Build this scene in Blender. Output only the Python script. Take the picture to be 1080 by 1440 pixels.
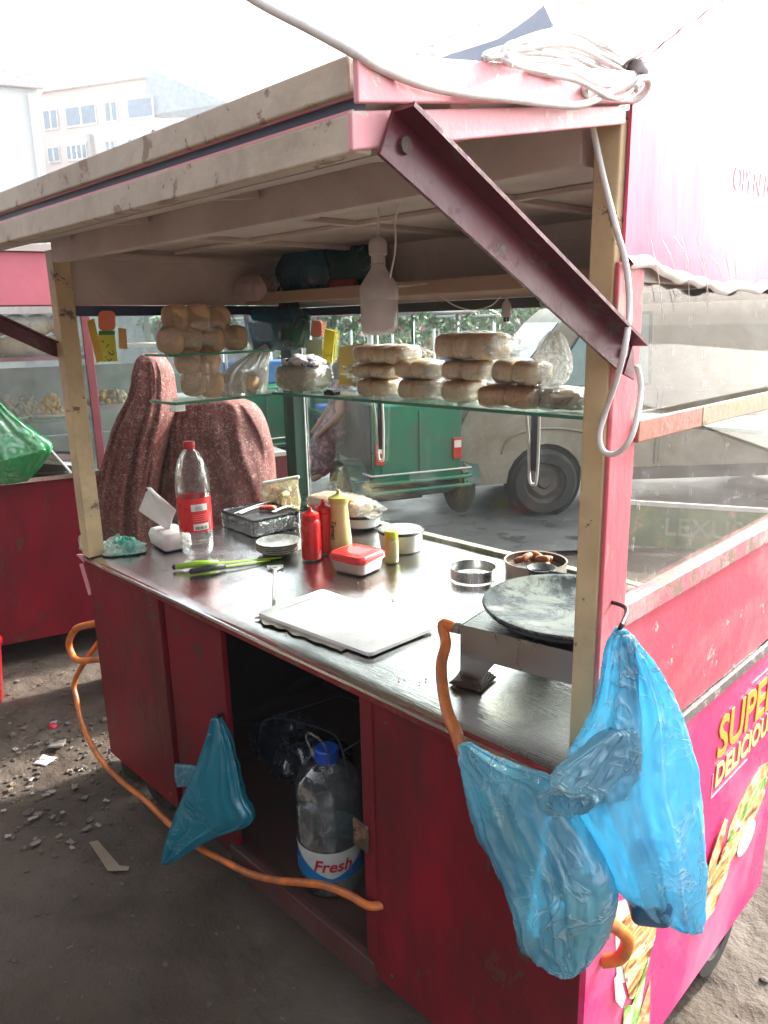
import bpy, bmesh, math, random
from mathutils import Vector as V, Matrix, noise, Euler
random.seed(11)
R = math.radians
for o in list(bpy.data.objects): bpy.data.objects.remove(o)
sc = bpy.context.scene
col = sc.collection

# ------------------------------------------------------------------ camera
FPX, YAW, PITCH, ROLL = 1052.744, .7956, .2463, -.0229
CAM = V((.4653, -.862, 1.5091))
cF = V((-math.sin(YAW)*math.cos(PITCH), math.cos(YAW)*math.cos(PITCH), -math.sin(PITCH)))
cR = cF.cross(V((0, 0, 1))).normalized(); cU = cR.cross(cF)
cR, cU = cR*math.cos(ROLL)+cU*math.sin(ROLL), cU*math.cos(ROLL)-cR*math.sin(ROLL)
cd = bpy.data.cameras.new('camera'); cam = bpy.data.objects.new('camera', cd); col.objects.link(cam)
cam.matrix_world = Matrix(((cR.x, cU.x, -cF.x, CAM.x), (cR.y, cU.y, -cF.y, CAM.y), (cR.z, cU.z, -cF.z, CAM.z), (0, 0, 0, 1)))
cd.sensor_fit = 'VERTICAL'; cd.sensor_height = 24; cd.lens = FPX/1440*24
cd.clip_start = .02; cd.clip_end = 600
sc.camera = cam
# ------------------------------------------------------------------ sky, sun, exposure
w = bpy.data.worlds.new('World'); sc.world = w; w.use_nodes = True
nt = w.node_tree; bg = nt.nodes['Background']
sky = nt.nodes.new('ShaderNodeTexSky'); sky.sky_type = 'NISHITA'; sky.sun_disc = False
SUN_EL, SUN_AZ = R(35), R(10)          # azimuth measured from +Y towards +X
sky.sun_elevation = SUN_EL; sky.sun_rotation = SUN_AZ
sky.dust_density = 4; sky.air_density = 1.0; sky.ozone_density = 1
hs = nt.nodes.new('ShaderNodeHueSaturation'); hs.inputs['Saturation'].default_value = .25
nt.links.new(sky.outputs[0], hs.inputs['Color']); nt.links.new(hs.outputs[0], bg.inputs['Color'])
bg.inputs['Strength'].default_value = .15
sl = bpy.data.lights.new('sun', 'SUN'); sl.energy = 2.6; sl.angle = R(4); sl.color = (1, .95, .88)
so = bpy.data.objects.new('sun', sl); col.objects.link(so)
sd = V((math.sin(SUN_AZ)*math.cos(SUN_EL), math.cos(SUN_AZ)*math.cos(SUN_EL), math.sin(SUN_EL)))
so.rotation_euler = (-sd).to_track_quat('-Z', 'Y').to_euler(); so.location = (2, 3, 6)
vs = sc.view_settings; vs.view_transform = 'Standard'; vs.look = 'None'; vs.gamma = 1; vs.use_curve_mapping = False
vs.exposure = 2.28
cy = sc.cycles
cy.use_denoising = True
cy.max_bounces = 10; cy.diffuse_bounces = 4; cy.glossy_bounces = 5; cy.transmission_bounces = 8
cy.transparent_max_bounces = 48; cy.sample_clamp_indirect = 6; cy.caustics_reflective = False; cy.caustics_refractive = False

# ------------------------------------------------------------------ helpers
ORG = {}
def link(o): col.objects.link(o); return o
def tag(o, label=None, cat=None, group=None, kind=None):
    if label: o['label'] = label
    if cat: o['category'] = cat
    if group: o['group'] = group
    if kind: o['kind'] = kind
    return o
def thing(name, label, cat, loc=(0, 0, 0), rz=0, group=None):
    o = link(bpy.data.objects.new(name, None)); o.location = loc; o.rotation_euler = (0, 0, rz)
    o.empty_display_size = .05
    ORG[o.name] = V(loc); return tag(o, label, cat, group)
def at(px, py, ax, val):
    """the point of the real plane ax = val that the photograph's pixel sees"""
    d = cF*FPX+cR*(px-540)-cU*(py-720); i = 'xyz'.index(ax)
    return CAM+d*((val-CAM[i])/d[i])
def catmull(pts, n=6):
    P = [V(p) for p in pts]; out = []
    for i in range(len(P)-1):
        a = P[max(i-1, 0)]; b = P[i]; c = P[i+1]; d = P[min(i+2, len(P)-1)]
        for k in range(n):
            t = k/n
            out.append(.5*((2*b)+(c-a)*t+(2*a-5*b+4*c-d)*t*t+(3*b-a-3*c+d)*t*t*t))
    out.append(P[-1]); return out
class MB:
    def __init__(s): s.v = []; s.f = []; s.mi = []; s.uv = None
    def add(s, vs, fs, mi=0):
        n = len(s.v); s.v += [V(x) for x in vs]; s.f += [tuple(n+i for i in f) for f in fs]; s.mi += [mi]*len(fs); return s
    def box(s, lo, hi, mi=0, rot=None, piv=None):
        x0, y0, z0 = lo; x1, y1, z1 = hi
        vs = [V((x, y, z)) for z in (z0, z1) for y in (y0, y1) for x in (x0, x1)]
        if rot is not None:
            p = V(piv) if piv is not None else (V(lo)+V(hi))/2
            vs = [rot@(q-p)+p for q in vs]
        return s.add(vs, [(0, 2, 3, 1), (4, 5, 7, 6), (0, 1, 5, 4), (2, 6, 7, 3), (0, 4, 6, 2), (1, 3, 7, 5)], mi)
    def bar(s, a, b, wd, ht, up=(0, 0, 1), mi=0):
        a, b = V(a), V(b); d = (b-a).normalized(); sx = d.cross(V(up))
        if sx.length < 1e-4: sx = d.cross(V((1, 0, 0)))
        sx.normalize(); u = sx.cross(d)
        vs = [p+sx*i*wd/2+u*j*ht/2 for p in (a, b) for i, j in ((-1, -1), (1, -1), (1, 1), (-1, 1))]
        return s.add(vs, [(3, 2, 1, 0), (4, 5, 6, 7), (0, 1, 5, 4), (1, 2, 6, 5), (2, 3, 7, 6), (3, 0, 4, 7)], mi)
    def rings(s, rs, closed=True, cap=True, mi=0):
        n = len(rs[0]); vs = [p for r in rs for p in r]; fs = []
        for i in range(len(rs)-1):
            for k in range(n if closed else n-1):
                k2 = (k+1) % n; fs.append((i*n+k, i*n+k2, (i+1)*n+k2, (i+1)*n+k))
        if cap and closed: fs += [tuple(range(n-1, -1, -1)), tuple((len(rs)-1)*n+k for k in range(n))]
        return s.add(vs, fs, mi)
    def tube(s, pts, r, n=8, mi=0, cap=True):
        P = [V(p) for p in pts]; rs = []; prev = None
        for i, p in enumerate(P):
            d = (P[min(i+1, len(P)-1)]-P[max(i-1, 0)]).normalized()
            if prev is None:
                a = d.cross(V((0, 0, 1)));
                if a.length < .05: a = d.cross(V((1, 0, 0)))
            else: a = prev-d*prev.dot(d)
            a.normalize(); prev = a; b = d.cross(a)
            rr = r(i/(len(P)-1)) if callable(r) else r
            rs.append([p+(a*math.cos(2*math.pi*k/n)+b*math.sin(2*math.pi*k/n))*rr for k in range(n)])
        return s.rings(rs, cap=cap, mi=mi)
    def lathe(s, prof, c, n=32, mi=0, axis=None, cap=True, rfn=None):
        c = V(c); rs = []
        m = V((0, 0, 1)).rotation_difference(V(axis)).to_matrix() if axis is not None else Matrix.Identity(3)
        for r, z in prof:
            rs.append([c+m@V(((r*(rfn(2*math.pi*k/n, z) if rfn else 1))*math.cos(2*math.pi*k/n), (r*(rfn(2*math.pi*k/n, z) if rfn else 1))*math.sin(2*math.pi*k/n), z)) for k in range(n)])
        return s.rings(rs, cap=cap, mi=mi)
    def prism(s, pts, off, mi=0):
        off = V(off); n = len(pts); vs = [V(p) for p in pts]+[V(p)+off for p in pts]
        fs = [tuple(range(n-1, -1, -1)), tuple(range(n, 2*n))]+[(i, (i+1) % n, n+(i+1) % n, n+i) for i in range(n)]
        return s.add(vs, fs, mi)
    def grid(s, fn, nu, nv, mi=0):
        vs = [fn(i/nu, j/nv) for j in range(nv+1) for i in range(nu+1)]
        fs = [(j*(nu+1)+i, j*(nu+1)+i+1, (j+1)*(nu+1)+i+1, (j+1)*(nu+1)+i) for j in range(nv) for i in range(nu)]
        return s.add(vs, fs, mi)
    def blob(s, c, r, n=14, rot=None, p=2.0, nz=0, ns=8, mi=0, seed=0):
        """super-ellipsoid with optional noise"""
        c = V(c); r = (r, r, r) if not hasattr(r, '__len__') else r; rs = []
        sg = lambda v, e: math.copysign(abs(v)**e, v); e = 2/p
        for j in range(n+1):
            th = math.pi*(j/n-.5); ring = []
            if j in (0, n): th = th*.995
            for k in range(2*n):
                ph = 2*math.pi*k/(2*n)
                q = V((r[0]*sg(math.cos(th), e)*sg(math.cos(ph), e), r[1]*sg(math.cos(th), e)*sg(math.sin(ph), e), r[2]*sg(math.sin(th), e)))
                if nz: q *= 1+nz*noise.noise(q*ns/max(r)+V((seed*7.3, seed, 0)))
                if rot is not None: q = rot@q
                ring.append(c+q)
            rs.append(ring)
        return s.rings(rs, mi=mi)
    def build(s, name, mat, parent=None, smooth=False, bevel=0, local=False, sub=0, auto=None):
        me = bpy.data.meshes.new(name)
        og = V((0, 0, 0))
        if parent is not None: og = ORG.get(parent.name, V((0, 0, 0)))
        vs = s.v if (local or parent is None) else [v-og for v in s.v]
        me.from_pydata([tuple(v) for v in vs], [], s.f)
        ms = mat if isinstance(mat, (list, tuple)) else [mat]
        for m in ms: me.materials.append(m)
        for p, i in zip(me.polygons, s.mi): p.material_index = i; p.use_smooth = smooth
        if s.uv:
            ul = me.uv_layers.new(name='UVMap')
            for lp in me.loops: ul.data[lp.index].uv = s.uv[lp.vertex_index]
        bm = bmesh.new(); bm.from_mesh(me); bmesh.ops.recalc_face_normals(bm, faces=bm.faces); bm.to_mesh(me); bm.free()
        if smooth and auto: 
            me.set_sharp_from_angle(angle=R(auto))
        me.update()
        o = link(bpy.data.objects.new(name, me))
        if parent is not None: o.parent = parent
        ORG[o.name] = og if not local else V((0, 0, 0))
        if bevel:
            b = o.modifiers.new('b', 'BEVEL'); b.width = bevel; b.segments = 2; b.limit_method = 'ANGLE'; b.angle_limit = R(50)
        if sub:
            b = o.modifiers.new('s', 'SUBSURF'); b.levels = sub; b.render_levels = sub
        return o
def children(o): return [c for c in bpy.data.objects if c.parent == o]
def copy_tree(o, parent=None):
    kids = children(o); c = o.copy(); link(c); c.parent = parent; ORG[c.name] = ORG.get(o.name, V((0, 0, 0)))
    for ch in kids: copy_tree(ch, c)
    return c
def text_mesh(txt, size, ext=.0008, shear=0, bold=0, spacing=1):
    cu = bpy.data.curves.new('t', 'FONT'); cu.body = txt; cu.size = size; cu.extrude = ext; cu.shear = shear; cu.offset = bold
    cu.space_character = spacing
    cu.align_x = 'CENTER'; cu.align_y = 'CENTER'; cu.resolution_u = 3
    o = bpy.data.objects.new('t', cu); link(o); dg = bpy.context.evaluated_depsgraph_get(); dg.update()
    me = bpy.data.meshes.new_from_object(o.evaluated_get(dg)); bpy.data.objects.remove(o)
    v = [x.co.copy() for x in me.vertices]; f = [tuple(p.vertices) for p in me.polygons]; bpy.data.meshes.remove(me)
    return v, f
def put_text(mb, txt, size, org, ux, uy, **k):
    """adds flat lettering: ux = reading direction, uy = up direction of the letters"""
    mi = k.pop('mi', 0); st = k.pop('stretch', 1); v, f = text_mesh(txt, size, **k)
    ux, uy = V(ux).normalized(), V(uy).normalized(); n = ux.cross(uy); org = V(org)
    mb.add([org+ux*p.x*st+uy*p.y+n*p.z for p in v], f, mi); return mb
def metaball(els, name, res=.02, thr=.6):
    mbd = bpy.data.metaballs.new(name); mbd.resolution = res; mbd.render_resolution = res; mbd.threshold = thr
    for c, r in els:
        e = mbd.elements.new(type='ELLIPSOID'); e.co = c; m = max(r); e.radius = m*1.35
        e.size_x, e.size_y, e.size_z = r[0]/m, r[1]/m, r[2]/m; e.stiffness = 3
    o = bpy.data.objects.new(name, mbd); link(o); dg = bpy.context.evaluated_depsgraph_get(); dg.update()
    me = bpy.data.meshes.new_from_object(o.evaluated_get(dg)); bpy.data.objects.remove(o)
    mb = MB(); mb.add([x.co.copy() for x in me.vertices], [tuple(p.vertices) for p in me.polygons]); bpy.data.meshes.remove(me)
    return mb

# ------------------------------------------------------------------ materials
def nodes(name):
    m = bpy.data.materials.new(name); m.use_nodes = True; t = m.node_tree; b = t.nodes['Principled BSDF']; return m, t, b
def N(t, ty, **k):
    n = t.nodes.new(ty)
    for a, v in k.items():
        if a.startswith('i_'):
            kk = a[2:].replace('_', ' '); n.inputs[kk].default_value = v
        else: setattr(n, a, v)
    return n
def coords(t, scale=(1, 1, 1)):
    tc = N(t, 'ShaderNodeTexCoord'); mp = N(t, 'ShaderNodeMapping'); mp.inputs['Scale'].default_value = scale
    t.links.new(tc.outputs['Object'], mp.inputs['Vector']); return mp.outputs['Vector']
def nz(t, vec, sc_, det=6, rough=.6, dist=0):
    n = N(t, 'ShaderNodeTexNoise'); n.inputs['Scale'].default_value = sc_; n.inputs['Detail'].default_value = det
    n.inputs['Roughness'].default_value = rough; n.inputs['Distortion'].default_value = dist
    t.links.new(vec, n.inputs['Vector']); return n.outputs['Fac']
def ramp(t, fac, a, b, ca=(0, 0, 0, 1), cb=(1, 1, 1, 1)):
    r = N(t, 'ShaderNodeValToRGB'); r.color_ramp.elements[0].position = a; r.color_ramp.elements[1].position = b
    r.color_ramp.elements[0].color = ca; r.color_ramp.elements[1].color = cb; t.links.new(fac, r.inputs['Fac']); return r.outputs['Color']
def mix(t, fac, a, b, mode='MIX'):
    m = N(t, 'ShaderNodeMix', data_type='RGBA', blend_type=mode)
    for s, v in ((m.inputs['Factor'], fac), (m.inputs[6], a), (m.inputs[7], b)):
        if isinstance(v, (int, float)): s.default_value = v
        elif isinstance(v, (tuple, list)): s.default_value = (*v[:3], 1)
        else: t.links.new(v, s)
    return m.outputs[2]
def bump(t, b, h, st, dist=.01):
    n = N(t, 'ShaderNodeBump'); n.inputs['Strength'].default_value = st; n.inputs['Distance'].default_value = dist
    t.links.new(h, n.inputs['Height'])
    if b is not None: t.links.new(n.outputs[0], b.inputs['Normal'])
    return n.outputs[0]
def M(name, c, rough=.5, metal=0, var=.2, vs=5, wear=None, wa=.3, ws=12, bmp=.15, bs=60, bd=.004, sc_=(1, 1, 1), spec=.5, dirt=None, da=.4, ds=3, rv=.15, coat=0, sub=0):
    m, t, b = nodes(name); vec = coords(t, sc_)
    n1 = nz(t, vec, vs, 5)
    cc = mix(t, 1.0, c, ramp(t, n1, .3, .75, (1-var, 1-var, 1-var, 1), (1+var*.5, 1+var*.5, 1+var*.5, 1)), 'MULTIPLY')
    h = nz(t, vec, bs, 4)
    if dirt:
        cc = mix(t, ramp(t, nz(t, vec, ds, 8, .7, .4), 1.0-da-.14, 1.0-da+.10), cc, dirt)
    if wear:
        wm = ramp(t, nz(t, vec, ws, 9, .68, .3), .715-wa*.5, .735-wa*.5)
        cc = mix(t, wm, cc, wear)
        h = mix(t, wm, h, (0, 0, 0))
    t.links.new(cc, b.inputs['Base Color'])
    rr = ramp(t, n1, .2, .8, (max(rough-rv, .03),)*3+(1,), (min(rough+rv, 1),)*3+(1,)); t.links.new(rr, b.inputs['Roughness'])
    b.inputs['Metallic'].default_value = metal; b.inputs['Specular IOR Level'].default_value = spec
    if coat: b.inputs['Coat Weight'].default_value = coat; b.inputs['Coat Roughness'].default_value = .1
    if sub:
        b.inputs['Subsurface Weight'].default_value = sub; b.inputs['Subsurface Radius'].default_value = (.01, .005, .003); b.inputs['Subsurface Scale'].default_value = 1
    if bmp: bump(t, b, h, bmp, bd)
    return m
def plain(name, c, rough=.5, metal=0, coat=0, emit=0, trans=0):
    m, t, b = nodes(name); b.inputs['Base Color'].default_value = (*c, 1); b.inputs['Roughness'].default_value = rough
    b.inputs['Metallic'].default_value = metal; b.inputs['Coat Weight'].default_value = coat
    vec = coords(t); h = nz(t, vec, 90, 3); bump(t, b, h, .06, .003)
    cc = mix(t, 1.0, c, ramp(t, nz(t, vec, 14, 4), .3, .7, (.86, .86, .86, 1), (1.05, 1.05, 1.05, 1)), 'MULTIPLY'); t.links.new(cc, b.inputs['Base Color'])
    return m
def film(name, c, clear=.5, gloss=.12, crink=.6, cs=22, tl=.5, rough=.18, tint=None, stretch=(1, 1, 1), cd_=.012, uvs=None, streak=.5):
    """thin plastic: part clear, part coloured and translucent, with a glossy crinkled skin"""
    m = bpy.data.materials.new(name); m.use_nodes = True; t = m.node_tree; t.nodes.clear()
    out = N(t, 'ShaderNodeOutputMaterial'); vec = coords(t, stretch)
    vo = N(t, 'ShaderNodeTexNoise'); vo.inputs['Scale'].default_value = cs; vo.inputs['Detail'].default_value = 5; vo.inputs['Distortion'].default_value = 1.2
    try: vo.noise_type = 'RIDGED_MULTIFRACTAL'
    except Exception: pass
    t.links.new(vec, vo.inputs['Vector'])
    n2 = nz(t, vec, cs*.4, 3, .5, .8)
    hh = mix(t, .5, vo.outputs['Fac'], n2)
    if uvs:
        tu = N(t, 'ShaderNodeTexCoord'); mu = N(t, 'ShaderNodeMapping'); mu.inputs['Scale'].default_value = (uvs[0], uvs[1], 1); t.links.new(tu.outputs['UV'], mu.inputs['Vector'])
        u1 = N(t, 'ShaderNodeTexNoise'); u1.noise_type = 'RIDGED_MULTIFRACTAL'; u1.inputs['Scale'].default_value = 1; u1.inputs['Detail'].default_value = 4; u1.inputs['Distortion'].default_value = .6; t.links.new(mu.outputs[0], u1.inputs['Vector'])
        hh = mix(t, .55, hh, u1.outputs['Fac'])
    bn = bump(t, None, hh, crink, cd_)
    df = N(t, 'ShaderNodeBsdfDiffuse'); tr = N(t, 'ShaderNodeBsdfTranslucent'); tp = N(t, 'ShaderNodeBsdfTransparent'); gl = N(t, 'ShaderNodeBsdfGlossy')
    cv = mix(t, ramp(t, n2, .3, .7), tuple(x*.75 for x in c), tuple(min(1, x*1.15) for x in c))
    tp.inputs['Color'].default_value = (*(tint or (1, 1, 1)), 1); gl.inputs['Roughness'].default_value = rough
    for x in (df, tr, gl): t.links.new(bn, x.inputs['Normal'])
    m1 = N(t, 'ShaderNodeMixShader', i_Fac=tl); t.links.new(df.outputs[0], m1.inputs[1]); t.links.new(tr.outputs[0], m1.inputs[2])
    m2 = N(t, 'ShaderNodeMixShader')
    a1 = N(t, 'ShaderNodeMath', operation='SUBTRACT'); a1.inputs[1].default_value = .5; t.links.new(nz(t, vec, cs*.9, 3, .55, 1.6), a1.inputs[0])
    a2 = N(t, 'ShaderNodeMath', operation='ABSOLUTE'); t.links.new(a1.outputs[0], a2.inputs[0])
    crease_glint = mix(t, 1.0, ramp(t, a2.outputs[0], .004, .030, (1, 1, 1, 1), (0, 0, 0, 1)), ramp(t, nz(t, vec, cs*.35, 2), .42, .58), 'MULTIPLY')
    bn = bump(t, None, mix(t, .16, hh, crease_glint), crink, cd_)
    for x in (df, tr, gl): t.links.new(bn, x.inputs['Normal'])
    cf = mix(t, crease_glint, (min(1, clear*1.04),)*3, (clear*(1-streak),)*3)
    cv = mix(t, mix(t, 1.0, crease_glint, (streak*.7,)*3, 'MULTIPLY'), cv, tuple(min(1, x*.4+.6) for x in c))  # pale streak colour paints highlights along the film's crinkles
    t.links.new(cf, m2.inputs['Fac']); t.links.new(cv, df.inputs['Color']); t.links.new(cv, tr.inputs['Color'])
    t.links.new(m1.outputs[0], m2.inputs[1]); t.links.new(tp.outputs[0], m2.inputs[2])
    lw = N(t, 'ShaderNodeLayerWeight', i_Blend=.35); t.links.new(bn, lw.inputs['Normal'])
    ma = N(t, 'ShaderNodeMath', operation='MULTIPLY_ADD'); ma.inputs[1].default_value = .5; ma.inputs[2].default_value = gloss; t.links.new(lw.outputs['Fresnel'], ma.inputs[0])
    m3 = N(t, 'ShaderNodeMixShader'); t.links.new(ma.outputs[0], m3.inputs['Fac']); t.links.new(m2.outputs[0], m3.inputs[1]); t.links.new(gl.outputs[0], m3.inputs[2])
    t.links.new(m3.outputs[0], out.inputs['Surface']); return m
def pane(name, tint=(.93, .97, .95), dust=.06, scratch=0, refl=1.0, dustc=(.8, .8, .78)):
    m = bpy.data.materials.new(name); m.use_nodes = True; t = m.node_tree; t.nodes.clear()
    out = N(t, 'ShaderNodeOutputMaterial'); vec = coords(t)
    tp = N(t, 'ShaderNodeBsdfTransparent'); tp.inputs['Color'].default_value = (*tint, 1)
    gl = N(t, 'ShaderNodeBsdfGlossy'); gl.inputs['Roughness'].default_value = .02
    df = N(t, 'ShaderNodeBsdfDiffuse'); df.inputs['Color'].default_value = (*dustc, 1)
    fr = N(t, 'ShaderNodeFresnel', i_IOR=1.35)
    fm = N(t, 'ShaderNodeMath', operation='MULTIPLY'); fm.inputs[1].default_value = refl*.6; t.links.new(fr.outputs[0], fm.inputs[0])
    m1 = N(t, 'ShaderNodeMixShader'); t.links.new(fm.outputs[0], m1.inputs['Fac']); t.links.new(tp.outputs[0], m1.inputs[1]); t.links.new(gl.outputs[0], m1.inputs[2])
    smear = ramp(t, nz(t, vec, 5, 6, .65, .8), .35, .8, (dust*.3,)*3+(1,), (dust*2.2,)*3+(1,))
    fac = smear
    if scratch:
        v2 = coords(t, (1, 9, 1.6)); s1 = ramp(t, nz(t, v2, 16, 5, .75, .3), .60, .70, (0, 0, 0, 1), (scratch,)*3+(1,))
        s2 = ramp(t, nz(t, coords(t, (1, 3.5, 3.5)), 22, 6, .8, 1.5), .64, .72, (0, 0, 0, 1), (scratch*.8,)*3+(1,))
        fac = mix(t, 1.0, mix(t, 1.0, smear, s1, 'ADD'), s2, 'ADD')
    m2 = N(t, 'ShaderNodeMixShader'); t.links.new(fac, m2.inputs['Fac']); t.links.new(m1.outputs[0], m2.inputs[1]); t.links.new(df.outputs[0], m2.inputs[2])
    t.links.new(m2.outputs[0], out.inputs['Surface']); return m

red_dark = M('dark_red_paint', (.245, .004, .019), .44, spec=.35, var=.35, vs=3, wear=(.10, .04, .03), wa=.22, ws=16, bmp=.25, bs=40, dirt=(.085, .010, .014), da=.46, ds=3.5, sc_=(1, 1, .45))
red_rail = M('worn_red_paint', (.20, .008, .018), .45, var=.3, wear=(.16, .06, .04), wa=.34, ws=20, bmp=.2)
pink_paint = M('pink_red_paint', (.52, .06, .10), .5, var=.18, wear=(.45, .40, .34), wa=.17, ws=16, bmp=.2, dirt=(.50, .17, .18), da=.38, ds=4)
pink_post = M('chipped_pink_paint', (.66, .12, .15), .5, var=.25, wear=(.30, .20, .16), wa=.27, ws=26, bmp=.3, dirt=(.72, .35, .33), da=.36, ds=9, sc_=(1, 1, .35))
vinyl = M('pink_vinyl', (.74, .028, .17), .28, var=.12, vs=2, bmp=.12, bs=7, bd=.02, dirt=(.85, .22, .34), da=.36, ds=2.2)
vinyl_sign = M('glossy_pink_board', (.60, .065, .15), .45, spec=.4, var=.15, vs=3, bmp=.1, bs=9, bd=.02, wear=(.85, .72, .72), wa=.14, ws=5, sc_=(1, 1, .3))
cream = M('worn_cream_paint', (.62, .47, .27), .55, var=.2, vs=7, wear=(.16, .10, .07), wa=.22, ws=22, bmp=.25, bs=50, dirt=(.36, .27, .18), da=.38, ds=5)
cream_edge = M('stained_cream_paint', (.58, .50, .40), .55, var=.22, vs=6, wear=(.25, .17, .12), wa=.27, ws=20, bmp=.35, bs=40, dirt=(.36, .29, .23), da=.46, ds=5)
pink_fascia = M('faded_pink_fascia', (.74, .30, .34), .45, var=.15, wear=(.6, .5, .45), wa=.2, ws=30, bmp=.2, dirt=(.62, .40, .42), da=.35, ds=7)
lining = M('grimy_grey_lining', (.64, .55, .51), .6, var=.22, vs=2.5, bmp=.15, bs=14, bd=.01, dirt=(.45, .37, .34), da=.44, ds=3)
tan_wood = M('tan_board', (.36, .24, .16), .65, var=.3, vs=6, bmp=.3, sc_=(.2, 1, 1), wear=(.2, .13, .09), wa=.25)
brace_m = M('maroon_iron', (.120, .016, .030), .42, var=.35, wear=(.10, .06, .05), wa=.28, ws=24, bmp=.25)
dark_gap = M('dark_blue_grey', (.06, .075, .12), .5, var=.3)
green_post = M('dark_green_paint', (.008, .045, .03), .35, var=.3)
black_m = M('black_plastic', (.012, .012, .014), .4, var=.3)
rust = M('rusty_steel', (.10, .065, .05), .6, metal=.3, var=.4, wear=(.22, .13, .09), wa=.4, ws=30, bmp=.4)
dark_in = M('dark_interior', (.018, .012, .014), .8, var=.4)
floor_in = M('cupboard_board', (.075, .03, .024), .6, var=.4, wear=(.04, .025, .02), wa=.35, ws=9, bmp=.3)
rubber = M('rubber', (.022, .02, .019), .8, var=.3, bmp=.4, dirt=(.045, .038, .03), da=.40, ds=6)
glass_clean = pane('clear_glass', dust=.006, refl=.3)
glass_side = pane('scratched_plastic_sheet', (.92, .90, .88), dust=.028, scratch=.42, refl=.38, dustc=(.85, .83, .82))
glass_shelf = pane('green_edged_glass', (.86, .95, .90), dust=.06, refl=1.1)
glass_edge = M('glass_edge_green', (.03, .22, .13), .2, var=.1)
white_cable = M('white_cable_rubber', (.74, .72, .70), .45, var=.12, dirt=(.5, .46, .42), da=.35, ds=20)
orange_hose = M('orange_rubber_hose', (.75, .20, .035), .35, var=.2, vs=9, bmp=.2, bs=50, dirt=(.30, .10, .04), da=.45, ds=14)
white_pl = plain('white_plastic', (.75, .74, .72), .35)
paper = plain('white_paper', (.82, .81, .80), .8)

def steel_mat(name, c=(.56, .56, .55), rough=.2, wav=.25, ws=3.5, brush=(3, 60, 1)):
    m, t, b = nodes(name); vec = coords(t)
    b.inputs['Metallic'].default_value = 1
    n1 = nz(t, vec, 4, 6, .6, .5); nb = nz(t, coords(t, brush), 6, 4)
    cc = mix(t, ramp(t, nz(t, vec, 9, 9, .7, .6), .56, .74), c, tuple(x*.62 for x in c)); t.links.new(cc, b.inputs['Base Color'])
    rr = mix(t, .5, ramp(t, n1, .25, .8, (rough*.6,)*3+(1,), (rough*1.6,)*3+(1,)), ramp(t, nb, .3, .7, (rough*.8,)*3+(1,), (rough*1.3,)*3+(1,))); t.links.new(rr, b.inputs['Roughness'])
    bump(t, b, mix(t, .12, nz(t, vec, ws, 3, .5, .4), nb), wav, .02); return m
steel = steel_mat('counter_steel', (.80, .80, .79), rough=.13)
steel_stove = steel_mat('stove_steel', (.40, .40, .38), .28, .2, 6)
alu = steel_mat('aluminium', (.62, .61, .59), .3, .1, 8)
# ================================================================== GROUND
dirt = M('packed_dirt', (.070, .049, .033), .85, var=.4, vs=3, bmp=.8, bs=38, bd=.012, dirt=(.105, .085, .066), da=.45, ds=1.6, wear=(.16, .13, .105), wa=.12, ws=40)
def hgt(x, y):
    p = V((x, y, 0))
    h = .016*noise.noise(p*1.3)+.010*noise.noise(p*5)+.007*noise.noise(p*14)+.004*noise.noise(p*40)
    k = max(0, 1-((x+2.2)**2/1.4+(y-.2)**2/.9)); h += k*(.010*noise.noise(p*22)+.008*abs(noise.noise(p*9)))
    k2 = max(0, min(1, (x+.25)*3)); h += k2*(.012*abs(noise.noise(p*11))+.008*noise.noise(p*25))
    return h-.008
def near(u, v):
    x = -4.6+7.6*u; y = -2.2+4.4*v
    return V((x, y, hgt(x, y)))
MB().grid(near, 420, 240).build('ground', dirt, None, smooth=True)['kind'] = 'structure'
o = MB().grid(lambda u, v: V((-150+300*u, -150+300*v, -.045)), 2, 2).build('ground', dirt, None); o['kind'] = 'structure'
asph = M('damp_asphalt', (.105, .105, .105), .38, var=.3, vs=1.4, bmp=.35, bs=60, bd=.006, dirt=(.19, .18, .17), da=.46, ds=.7, rv=.22, wear=(.05, .05, .052), wa=.3, ws=3)
rd = Matrix.Rotation(R(47), 3, 'Z')
def road(u, v): q = rd@V((-45+90*u, .2+11*v, 0)); return V((-3.1, 2.1, -.012))+q+V((0, 0, .004*noise.noise(q)))
MB().grid(road, 60, 20).build('road', asph, None, smooth=True)['kind'] = 'structure'
# ================================================================== FOOD CART
L, D, ZC, ZB, ZS = 1.686, .814, .86, .2, 1.125
cart = thing('food_cart', 'dark red and pink snack cart with steel counter and propped up awning', 'food cart', (-.85, .4, 0))
def P(mb, name, mat, par=None, **k): return mb.build(name, mat, par or cart, **k)
# lower body, front
P(MB().box((-L, -.002, ZB), (-1.262, .016, .832)), 'front_panel', red_dark, bevel=.002)
dr = P(MB().box((-1.250, .008, ZB+.01), (-.984, .024, .832)), 'sliding_door', M('sliding_door_red', (.17, .004, .015), .5, spec=.3, var=.4, wear=(.07, .03, .025), wa=.25, bmp=.15), bevel=.002)
P(MB().box((-.49, -.002, ZB), (-.006, .016, .832)).box((-.487, -.006, .26), (-.455, -.002, .83)), 'front_panel', red_dark, bevel=.002)
P(MB().box((-L, -.010, .833), (-.004, .018, .858)), 'top_rail', red_rail, bevel=.003)
P(MB().box((-L, .0175, ZB-.03), (-.01, .04, ZB+.012)).box((-1.0, -.004, ZB-.035), (-.47, .0165, ZB+.03)), 'bottom_rail', M('bottom_rail_brown', (.09, .03, .028), .6, var=.4, wear=(.05, .035, .03), wa=.35, bmp=.3), bevel=.003)
P(MB().box((-L+.02, .04, ZB-.012), (-.02, D-.02, ZB)), 'cupboard_floor', floor_in)
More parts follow.
